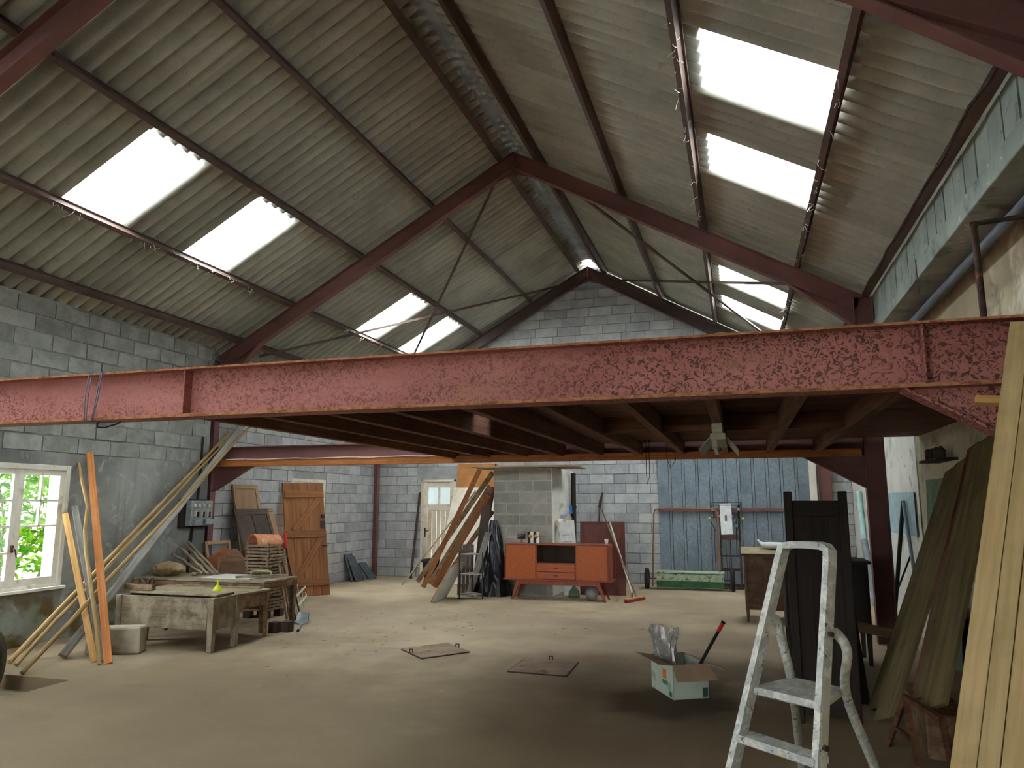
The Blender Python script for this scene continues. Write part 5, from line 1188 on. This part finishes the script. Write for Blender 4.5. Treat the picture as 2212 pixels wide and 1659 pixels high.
# crumpled foil bag in the carton
c = (A + C_) / 2 + Vector((-.08, .05, .007)); m = MB(); ex = (B - D).normalized()
M_FOIL = grainy('foil_bag_print', '#a8a49d', '#8f8a84', 9, .3, .6, 25, .35, var=0, stains=(('#d8d6d2', 14, .56, .62), ('#7d2f2a', 6, .64, .7), ('#59544e', 8, .6, .68)))
def foil(u, v):
    a = 2 * PI * u; r = .098 * (1 + 1.1 * max(0, v - .52)); k = 1 + .16 * math.sin(3 * a + 8 * v) + .1 * math.sin(7 * a - 6 * v)
    q = c + ex * ((r * .95 * k * math.cos(a)) - .07 * v) + Vector((0, 0, .5 * v + .03 * math.cos(4 * a) * v)); return q + Vector((-ex.y, ex.x, 0)) * (r * (.62 - .45 * v) * k * math.sin(a))
m.sheet(foil, 36, 12, 0, (0, 0, 1), False); m.add([foil(i / 36, 1.0) for i in range(36)], [tuple(range(36))]); tag(m.build('foil_bag', M_FOIL, None, org=c), 'crumpled silver printed foil bag stuffed in the carton', 'bag')
t = thing('brush_handle', 'dark paint-roller pole with a red grip sticking out of the carton', 'pole', cen + Vector((0.02, 0.0, .03))); p0 = Vector((-.52, 6.80, .03)); p1 = AY(1563, 1343, 6.70)
m = MB(); m.tube([p0, p0.lerp(p1, .86)], .014, 8); m.build('shaft', M_TYRE, t); m = MB(); m.tube([p0.lerp(p1, .86), p0.lerp(p1, .98)], .018, 8); m.build('grip', M_REDP, t); m = MB(); m.tube([p0.lerp(p1, .98), p1], .019, 8); m.build('end_cap', M_TYRE, t)

# ------------------------------------------------------------------ right side: chests and the dark bed end
def chest(name, label, x0, x1, y0, y1, z0, z1, mat, legs=.14, slope=0.0, drawers=0, handle=True):
    t = thing(name, label, 'chest', ((x0 + x1) / 2, (y0 + y1) / 2, 0))
    m = MB(); m.box(x0, x1, y0, y1, z0, z1 - .03); bd = m.build('body', mat, t, .006)
    m = MB(); m.hexa([(x0 - .03, y0 - .03, z1 - .03), (x1 + .03, y0 - .03, z1 - .03), (x1 + .03, y1 + .02, z1 - .03 + slope), (x0 - .03, y1 + .02, z1 - .03 + slope), (x0 - .03, y0 - .03, z1), (x1 + .03, y0 - .03, z1), (x1 + .03, y1 + .02, z1 + slope), (x0 - .03, y1 + .02, z1 + slope)]); m.build('top', mat, t, .004)
    m = MB(); m.box(x0 + .05, x1 - .05, y0 - .008, y0, z1 - .14, z1 - .13); m.box(x0 + .06, x1 - .06, y0 - .01, y0, z0 + .05, z0 + .06); m.build('moulding', mat, t)
    for x in (x0 + .005, x1 - .055):
        for y in (y0 + .005, y1 - .055):
            m = MB(); m.hexa([(x + .008, y + .008, 0), (x + .042, y + .008, 0), (x + .042, y + .042, 0), (x + .008, y + .042, 0), (x, y, z0 + .01), (x + .05, y, z0 + .01), (x + .05, y + .05, z0 + .01), (x, y + .05, z0 + .01)], (0, 0, 1)); m.build('leg', mat, t)
    for k in range(2):
        xm = (x0 + x1) / 2; a = x0 + .03 if k == 0 else xm + .01; m = MB(); m.box(a, a + (x1 - x0) / 2 - .04, y0 - .012, y0, z0 + .07, z1 - .15); dd = m.build('door', mat, t, .004); m = MB(); kx = xm + (-.05 if k == 0 else .05); m.lathe((kx, y0 - .012, (z0 + z1) / 2), [(.001, .02), (.012, .016), (.006, 0)], 10, (0, -1, 0)); m.build('knob', M_IRON, dd)
    return t
ct = chest('brown_chest', 'brown wooden chest on short legs with a pale sloping dusty top', 0.0, .80, 11.0, 11.6, .16, .91, W_CHEST, slope=.055)
m = MB(); m.hexa([(-.03, 10.97, .911), (.83, 10.97, .911), (.83, 11.62, .967), (-.03, 11.62, .967), (-.03, 10.97, .914), (.83, 10.97, .914), (.83, 11.62, .970), (-.03, 11.62, .970)]); m.build('dust_layer', M_DUSTTOP, ct)
c = AY(1670, 1175, 11.45); c = Vector((c.x, 11.45, .947)); m = MB()
def pill(u, v):
    a = 2 * PI * u; s = math.sin(PI * v) ** .45; return c + Vector(((v - .5) * .44, .13 * s * math.cos(a), .055 + .05 * s * math.sin(a) + .03 * abs(v - .5) ** 3 * 8 + (.05 * math.exp(-((v - .02) / .08) ** 2))))
m.sheet(pill, 16, 16, 0, (1, 0, 0)); tag(m.build('white_sack', M_WHITE, None, org=c), 'white paper sack lying on top of the brown chest', 'sack')
chest('dark_chest', 'dark chest on tall legs standing behind the dark bed end', .40, 1.20, 8.4, 8.9, .32, 1.02, W_VDARK)
c = Vector((.95, 8.65, 1.023)); m = MB(); m.box(.82, 1.02, 8.5, 8.75, 1.021, 1.06); tag(m.build('small_box', M_DUSTTOP, None, .004, 1, org=c), 'small flat dusty box on top of the dark chest', 'box')
t = thing('bed_end', 'tall very dark panelled bed end with two projecting posts', 'bed end', (.54, 6.17, 0)); bx0, bx1 = .32, .77; zt = 1.62
for x in (bx0, bx1 - .06):
    m = MB(); m.box(x, x + .06, 6.15, 6.21, 0, zt + .07); m.build('post', W_VDARK, t, .006)
for z0, z1 in ((zt - .12, zt), (.06, .2)):
    m = MB(); m.box(bx0 + .06, bx1 - .06, 6.16, 6.2, z0, z1); m.build('rail', W_VDARK, t, .004)
n = 3; w = (bx1 - bx0 - .12) / n
for k in range(n):
    m = MB(); m.box(bx0 + .06 + k * w - .001, bx0 + .06 + (k + 1) * w + .001, 6.17, 6.19, .2, zt - .12, (0, 0, 1)); m.build('panel_board', W_VDARK, t, .003)
f = PF((.75, 6.86, 0), (.92, 6.86, 0), (.75, 7.335, .62)); t = thing('dark_board', 'dark board leaning beside the bed end and sawhorse', 'board', (.9, 6.6, 0)); m = MB(); f.box(m, 0, f.w, 0, .80, 0, .03, f.ey); m.build('board_face', W_VDARK, t); m = MB(); f.box(m, 0, f.w, .7, .76, .03, .045); m.build('ledge', W_VDARK, t)
# pale sawhorse
a, b = AY(1836, 1349, 7.4), AY(1938, 1372, 7.2); t = thing('sawhorse', 'pale wooden sawhorse standing between bed end and leaning planks', 'sawhorse', ((a.x + b.x) / 2, 7.3, 0)); m = MB(); m.bar(a, b, .09, .07); m.build('beam', W_CUP, t, .006)
for p, s in ((a.lerp(b, .12), -1), (a.lerp(b, .12), 1), (a.lerp(b, .85), -1), (a.lerp(b, .85), 1)):
    m = MB(); m.bar(p, (p.x, p.y + .22 * s, 0), .05, .035, (1, 0, 0)); m.build('leg', W_CUP, t)
# pipes and poles by the far right column
stick('grey_drain_pipe', 'grey plastic drain pipe leaning by the dark steel column', 'pipe', plain('grey_pvc', '#7b858a', .45), (1.978, AX(1893, 1300, 1.978).y, 0.0), (1.978, AX(1866, 1167, 1.978).y, AX(1866, 1167, 1.978).z), .11, round_=True, group='pipes leaning by the far column', n=14)
stick('blue_drain_pipe', 'pale blue-green pipe standing up behind the grey drain pipe', 'pipe', plain('pale_blue_pvc', '#a9cbc8', .45), (1.985, AX(1866, 1167, 1.978).y, AX(1866, 1167, 1.978).z - .06), (1.985, AX(1855, 1062, 1.985).y, AX(1855, 1062, 1.985).z), .09, round_=True, group='pipes leaning by the far column', n=14)
stick('perforated_pole', 'white perforated pole leaning beside the dark steel column', 'pole', M_WHITEP, G(1903, 1322), AX(1872, 1064, 2.008), .06, .03, 'pipes leaning by the far column', (0, -1, 0))
for q, lb in ((bpy.data.objects['grey_drain_pipe'], 0), (bpy.data.objects['blue_drain_pipe'], 0)): pass
t = thing('folded_easel', 'black folded metal trestle leaning on the whitewashed wall', 'trestle', G(1925, 1330)); a = AX(1951, 1083, 1.972)
m = MB(); m.tube([(1.72, a.y - .1, 0), a], .025, 8); m.build('leg', M_TYRE, t); m = MB(); m.tube([(1.9, a.y - .75, .6), a], .022, 8); m.build('leg', M_GALV, t); m = MB(); m.tube([(1.80, a.y - .06, .5), (1.93, a.y - .4, .98)], .012, 6); m.build('cross_rod', M_TYRE, t)
m = MB(); p = [AX(1912, 1066, 2.02), AX(1962, 1066, 2.02), AX(1969, 1156, 2.02), AX(1921, 1150, 2.02)]
y0, y1 = 10.1, 12.0
def blue(u, v): y = y0 + (y1 - y0) * u; return (2.0155 + .014 * math.cos(2 * PI * y / .15), y, 1.20 + .54 * v)
m.sheet(blue, 90, 1, (.003, 0, 0), (0, 0, 1)); tag(m.build('blue_sheet', plain('pale_blue_sheet', '#9fb6bd', .5), None, org=(2.0, 11, 1.2)), 'pale blue corrugated sheet fixed on the whitewashed right wall', 'corrugated sheet')
m = MB(); y0, y1 = 8.3, 9.5
def grn(u, v): y = y0 + (y1 - y0) * u; return (1.95 + .014 * math.cos(2 * PI * y / .15) + .084 * v, y, 1.86 * v)
m.sheet(grn, 70, 1, (.003, 0, 0), (0, 0, 1)); tag(m.build('green_sheet', plain('dull_green_sheet', '#6c8169', .6), None, org=(2.0, 8.6, 0)), 'dull green corrugated sheet standing behind the leaning planks', 'corrugated sheet')
t = thing('tool_shelf', 'small dark shelf of hanging tools on the shaded right wall', 'shelf', (2.0, 8.55, 2.0)); m = MB(); m.box(1.86, 2.05, 8.2, 8.95, 2.02, 2.045); m.build('board', W_VDARK, t)
for k in range(4):
    m = MB(); y = 8.28 + k * .18; m.tube([(1.93, y, 2.045), (1.93, y, 2.12 + .03 * (k % 2)), (1.93, y + .03, 2.16)], [.035, .035, .01], 8); m.build('tool', M_IRON, t)
# planks leaning on the right wall
GPL = 'shaded planks leaning on the right wall'
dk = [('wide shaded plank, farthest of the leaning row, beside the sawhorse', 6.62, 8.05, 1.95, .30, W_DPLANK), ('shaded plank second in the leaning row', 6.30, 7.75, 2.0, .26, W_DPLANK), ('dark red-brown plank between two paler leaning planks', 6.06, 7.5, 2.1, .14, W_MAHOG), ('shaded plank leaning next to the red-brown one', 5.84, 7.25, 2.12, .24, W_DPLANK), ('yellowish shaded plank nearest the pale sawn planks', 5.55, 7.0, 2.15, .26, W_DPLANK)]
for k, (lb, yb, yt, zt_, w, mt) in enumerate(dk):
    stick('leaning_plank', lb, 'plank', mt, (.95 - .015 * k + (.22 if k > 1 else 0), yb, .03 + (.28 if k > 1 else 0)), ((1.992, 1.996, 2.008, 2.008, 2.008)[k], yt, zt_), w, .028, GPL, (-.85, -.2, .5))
one('timber_baulk', 'squared timber baulk on the floor under the feet of three shaded planks', 'timber', W_OLDBR, lambda m: m.box(1.06, 1.34, 5.53, 6.22, 0, .275), (1.2, 5.8, 0), None, .012)
# low iron stand in front of them
M_RUSTD = grainy('dark_rust', '#6b4630', '#4f3424', 14, .9, .4, 60)
t = thing('iron_stand', 'rusty angle-iron stand on the floor before the leaning planks', 'iron stand', G(1990, 1640)); a, b, c = G(1918, 1612), G(1985, 1655), G(2010, 1600)
tp = AY(1955, 1505, 5.65); m = MB(); m.bar(a, tp, .03, .03); m.build('leg', M_RUSTD, t); m = MB(); m.bar(b, tp, .035, .02); m.build('leg', M_RUSTD, t); m = MB(); tq = AY(2035, 1555, 5.3); m.bar(tp, tq, .04, .03); m.build('top_rail', M_RUSTD, t); m = MB(); m.bar(G(2055, 1650), tq, .035, .03); m.build('leg', M_RUSTD, t); m = MB(); m.bar(a.lerp(tp, .4), b.lerp(tp, .35), .025, .02); m.build('cross_bar', M_RUSTD, t)
# pale sawn planks in the foreground, leaning on the big beam
top = AY(2181, 702, 3.972); bot0 = AY(2052, 1659, 3.3); dr = (top - bot0); base = bot0 - dr * (bot0.z / dr.z); wd = Vector((.93, -.36, 0)); wd = (wd - dr.normalized() * wd.dot(dr.normalized())).normalized(); nr = wd.cross(dr).normalized(); nr = nr if nr.y < 0 else -nr
off = 0.0; pw = (.085, .07, .09, .075, .1, .1); lbs = ('pale sawn plank at the free edge of the row leaning on the red beam', 'pale sawn plank second from the free edge of the leaning row', 'pale sawn plank third from the free edge of the leaning row', 'pale sawn plank fourth from the free edge of the leaning row', 'broad pale sawn plank next to the one closest to the column', 'pale sawn plank tucked closest to the right column')
for k, w in enumerate(pw):
    p = base + wd * (off + w / 2) + nr * (.004 * (k % 2)); p = p - dr * (p.z / dr.z) + dr.normalized() * .004; stick('sawn_plank', lbs[k], 'plank', W_PLANK, p, p + dr * ((top - base).length / dr.length) * (1 + .02 * k), w - .003, .027, 'pale sawn planks leaning on the red beam', nr); off += w
p_ = base + dr * (2.075 / dr.z) - nr * .032; stick('batten_end', 'yellow batten across the back of the pale planks with one end poking out', 'batten', W_PINE, p_ - wd * .10, p_ + wd * .5, .035, .04, None, dr)
# handrail up on the mezzanine
a = AX(2105, 484, 1.62); t = thing('handrail', 'thin rusty handrail post with top rod above the mezzanine', 'handrail', (a.x, a.y, 2.49)); m = MB(); m.tube([(a.x, a.y, 2.402), (a.x - .005, a.y, a.z)], .022, 8); m.build('post', M_IRON, t); m = MB(); m.tube([(a.x - .03, a.y, a.z), (2.06, a.y, a.z + .03)], .018, 8); m.build('rod', M_IRON, t)
# blue twine looped over the beam and a dangling black cable
m = MB(); x = AY(190, 860, 4.0).x
for k, dx in enumerate((0, .025, .1, .115)):
    m.tube([(x + dx, 4.16, 2.50), (x + dx, 3.99, 2.497), (x + dx - .01, 3.985, 2.33), (x + dx * .6, 3.985, 2.157), (x + dx * .6, 4.1, 2.152)], .0035, 5)
tag(m.build('blue_twine', plain('blue_twine', '#6f7f96', .8), None, org=(x, 4, 2.5)), 'loops of blue twine tied round the big red beam', 'twine')
m = MB(); m.tube([(x + .02, 4.08, 2.156), (x + .05, 4.05, 2.12), (x + .12, 4.05, 2.115), (x + .2, 4.07, 2.14), (x + .22, 4.08, 2.156)], .006, 6); tag(m.build('black_cable', M_TYRE, None, org=(x, 4.08, 2.15)), 'short loop of black cable hanging under the big red beam', 'cable')
# straw and cobweb strands caught on the beam and purlins
rs = random.Random(21); m = MB()
for k in range(70):
    x = rs.uniform(-4.6, 1.1); y = 3.992; z = 2.492; pts = [Vector((x, y + .03, z))]; d = Vector((rs.uniform(-1, 1), -.12, rs.uniform(-.8, .4)))
    for j in range(3): pts.append(pts[-1] + d * rs.uniform(.008, .022)); d = d + Vector((rs.uniform(-.7, .7), rs.uniform(-.05, .05), rs.uniform(-.8, .1)))
    m.tube(pts, .0016, 4)
o = m.build('straw_strands', W_PLANK); o['kind'] = 'stuff'; tag(o, 'wisps of straw and web caught on the big red beam', 'straw')

m = MB()
for k in range(170):
    q = Vector((rs.gauss(-4.6, 1.3), rs.gauss(9.6, 1.7), 0.004)); a_ = rs.uniform(0, PI); d = Vector((math.cos(a_), math.sin(a_), 0)) * rs.uniform(.01, .035)
    if q.y > 4.4 and q.x > -7 and not (-5.9 < q.x < -5.4 and 6.9 < q.y < 9.2) and q.y < 11.3 and q.x > -5.4: m.bar(q - d, q + d, .006, .004)
o = m.build('wood_shavings', W_PLANK); o['kind'] = 'stuff'; tag(o, 'pale wood shavings strewn over the open concrete floor', 'wood shavings')
m = MB()
for x, y0_, y1_, sd in ((0.81, 5.2, 9.5, 1), (0.81, 11.0, 14.6, 1), (-0.34, 5.2, 9.5, 1), (-6.56, 5.4, 9.0, -1), (-6.56, 11.2, 15.0, -1)):
    for k in range(34):
        y = rs.uniform(y0_, y1_); pts = [Vector((x + rs.uniform(-.03, .03), y, zr(x) + rs.uniform(-.005, .05)))]; d = Vector((rs.uniform(-.5, .5), rs.uniform(-1, 1), -1))
        for j in range(4): pts.append(pts[-1] + d * rs.uniform(.012, .035)); d = d + Vector((rs.uniform(-.6, .6), rs.uniform(-.8, .8), rs.uniform(-.2, .9)))
        m.tube(pts, .0028, 4)
o = m.build('cobweb_strands', M_CREAMPL); o['kind'] = 'stuff'; tag(o, 'dusty cobweb strands hanging from the purlins by the rooflights', 'cobwebs')

# ------------------------------------------------------------------ step ladder spattered with paint
def m_ladder():
    t_ = NT('paint_spattered_aluminium'); v = t_.coord('Object', (1, 1, 1)); col = t_.mix(t_.ramp(t_.noise(v, 9, 5), .35, .65), lin('#a5a9a5'), lin('#b8bbb6'))
    col = t_.mix(t_.ramp(t_.noise(v, 20, 7, .75, .3), .46, .6), col, lin('#d6d6cc')); col = t_.mix(t_.ramp(t_.noise(v, 11, 4, .6, .5), .68, .72), col, lin('#c9c24a')); col = t_.mix(t_.ramp(t_.noise(v, 34, 6, .7, .3), .57, .66), col, lin('#5d6365'))
    return t_.finish(col, .5, .15, t_.bump(t_.noise(v, 60, 4), .3, .003), **{'Specular_IOR_Level': .4})
M_LAD = m_ladder()
L0, L1 = Vector((-.237, 3.22, 0)), Vector((.155, 3.41, 1.38)); R0, R1 = Vector((.13, 2.85, 0)), Vector((.335, 3.315, 1.38))
wdir = Vector((.75, -.66, 0)); 
lad = thing('step_ladder', 'aluminium step ladder with hoop handrail, spattered with paint', 'ladder', ((L0 + R0) / 2).to_tuple())
upl = (L1 - L0).normalized(); upr = (R1 - R0).normalized()
hc = [L0, L0.lerp(L1, .5), L1 - upl * .03]
T = (L1 + R1) / 2 + Vector((0.012, .02, .055)); hoop = []
for i in range(9):
    a = PI * i / 8; 
    ct_, st_ = -math.cos(a), math.sin(a); q = (L1 + R1) / 2 + (R1 - L1) / 2 * (abs(ct_) ** .55 * (1 if ct_ > 0 else -1)) + (upl + upr).normalized() * (.052 * st_ ** .55); hoop.append(q)
bk = Vector((.66, .75, 0))
def flatrail(pts, w, d_, name):
    m = MB(); rings = []
    for i, p in enumerate(pts):
        tg = (pts[min(i + 1, len(pts) - 1)] - pts[max(i - 1, 0)]).normalized(); b_ = (bk - tg * bk.dot(tg)).normalized(); s_ = tg.cross(b_).normalized()
        rings.append([p + s_ * (a * w / 2) + b_ * (c_ * d_ / 2) for a, c_ in ((-1, -1), (1, -1), (1, 1), (-1, 1))])
    vs = [v for r in rings for v in r]; fs = [(i * 4 + k, i * 4 + (k + 1) % 4, i * 4 + 4 + (k + 1) % 4, i * 4 + 4 + k) for i in range(len(pts) - 1) for k in range(4)] + [(0, 1, 2, 3), tuple(range(len(vs) - 4, len(vs)))]
    m.add(vs, fs, pts[-1] - pts[0]); return m.build(name, M_LAD, lad, .005, 2)
flatrail([L0, L0.lerp(L1, .5), L1 - upl * .02] + hoop[1:-1] + [R1 - upr * .02, R0.lerp(R1, .5), R0], .028, .052, 'front_rail')
def at(z, A_, B_): return A_.lerp(B_, z / 1.38)
for z, dp in ((.215, .08), (.435, .08), (.655, .085)):
    a, b = at(z, L0, L1), at(z, R0, R1); m = MB(); d = (b - a).normalized(); n_ = Vector((-d.y, d.x, 0)); n_ = n_ if n_.y > 0 else -n_
    m.hexa([a - n_ * .03, b - n_ * .03, b + n_ * dp * .75, a + n_ * dp * .75] + [q + Vector((0, 0, .03)) for q in (a - n_ * .03, b - n_ * .03, b + n_ * dp * .75, a + n_ * dp * .75)], d); m.build('step', M_LAD, lad, .004)
a, b = at(.86, L0, L1), at(.86, R0, R1); pb = [a + bk * .0, b + bk * .0, Vector((.372, 3.43, .86)), Vector((.172, 3.57, .86))]
m = MB(); m.hexa([q - Vector((0, 0, .03)) for q in pb] + [q for q in pb], b - a); m.build('platform', M_LAD, lad, .005)
rl = [at(1.10, R0, R1) + Vector((.01, .01, 0)), at(1.10, R0, R1) + bk * .07 + Vector((0, 0, -.01)), at(1.02, R0, R1) + bk * .14, Vector((.375, 3.43, .83)), Vector((.49, 3.645, .5)), Vector((.666, 3.96, 0))]
def smooth(P, n=6):
    Q = []
    for i in range(len(P) - 1):
        a_, b_, c_, d_ = P[max(i - 1, 0)], P[i], P[i + 1], P[min(i + 2, len(P) - 1)]
        for k in range(n):
            u = k / n; Q.append(0.5 * ((2 * b_) + (c_ - a_) * u + (2 * a_ - 5 * b_ + 4 * c_ - d_) * u * u + (3 * b_ - a_ - 3 * c_ + d_) * u ** 3))
    return Q + [P[-1]]
m = MB(); m.tube(smooth(rl), .017, 10, flat=1.3); m.build('rear_leg', M_LAD, lad)
e_ = G(1727, 1615, .45); ll = [at(1.12, L0, L1) + Vector((.01, .01, 0)), at(1.12, L0, L1) + bk * .06 + Vector((0, 0, -.01)), at(1.04, L0, L1) + bk * .12, Vector((.175, 3.575, .83)), e_, e_ + (e_ - Vector((.175, 3.575, .83))) * (.45 / .38)]
m = MB(); m.tube(smooth(ll), .017, 10, flat=1.3); m.build('rear_leg', M_LAD, lad)
m = MB(); m.tube([ll[-1].lerp(ll[-2], .3), rl[-1].lerp(rl[-2], .3)], .011, 8); m.build('rear_brace', M_LAD, lad)
for p, q in ((L0, L1), (R0, R1)):
    d = (q - p).normalized(); m = MB(); m.bar(p - d * .004, p + d * .05, .036, .06, bk); m.build('rubber_foot', M_TYRE, lad)
p0 = at(.72, R0, R1); p1 = at(.95, R0, R1); side_ = Vector((.75, -.66, 0)); m = MB(); m.bar(p0 + side_ * .0165, p1 + side_ * .0165, .04, .0015, side_); m.build('warning_label', plain('ladder_label', '#b7b4a4', .6), lad)
m = MB(); m.tube([p0 + side_ * .015, p0 + side_ * .03], .011, 8); m.tube([at(1.1, R0, R1) - side_ * .02, at(1.1, R0, R1) + side_ * .03], .01, 8); m.build('rivet', M_IRON, lad)
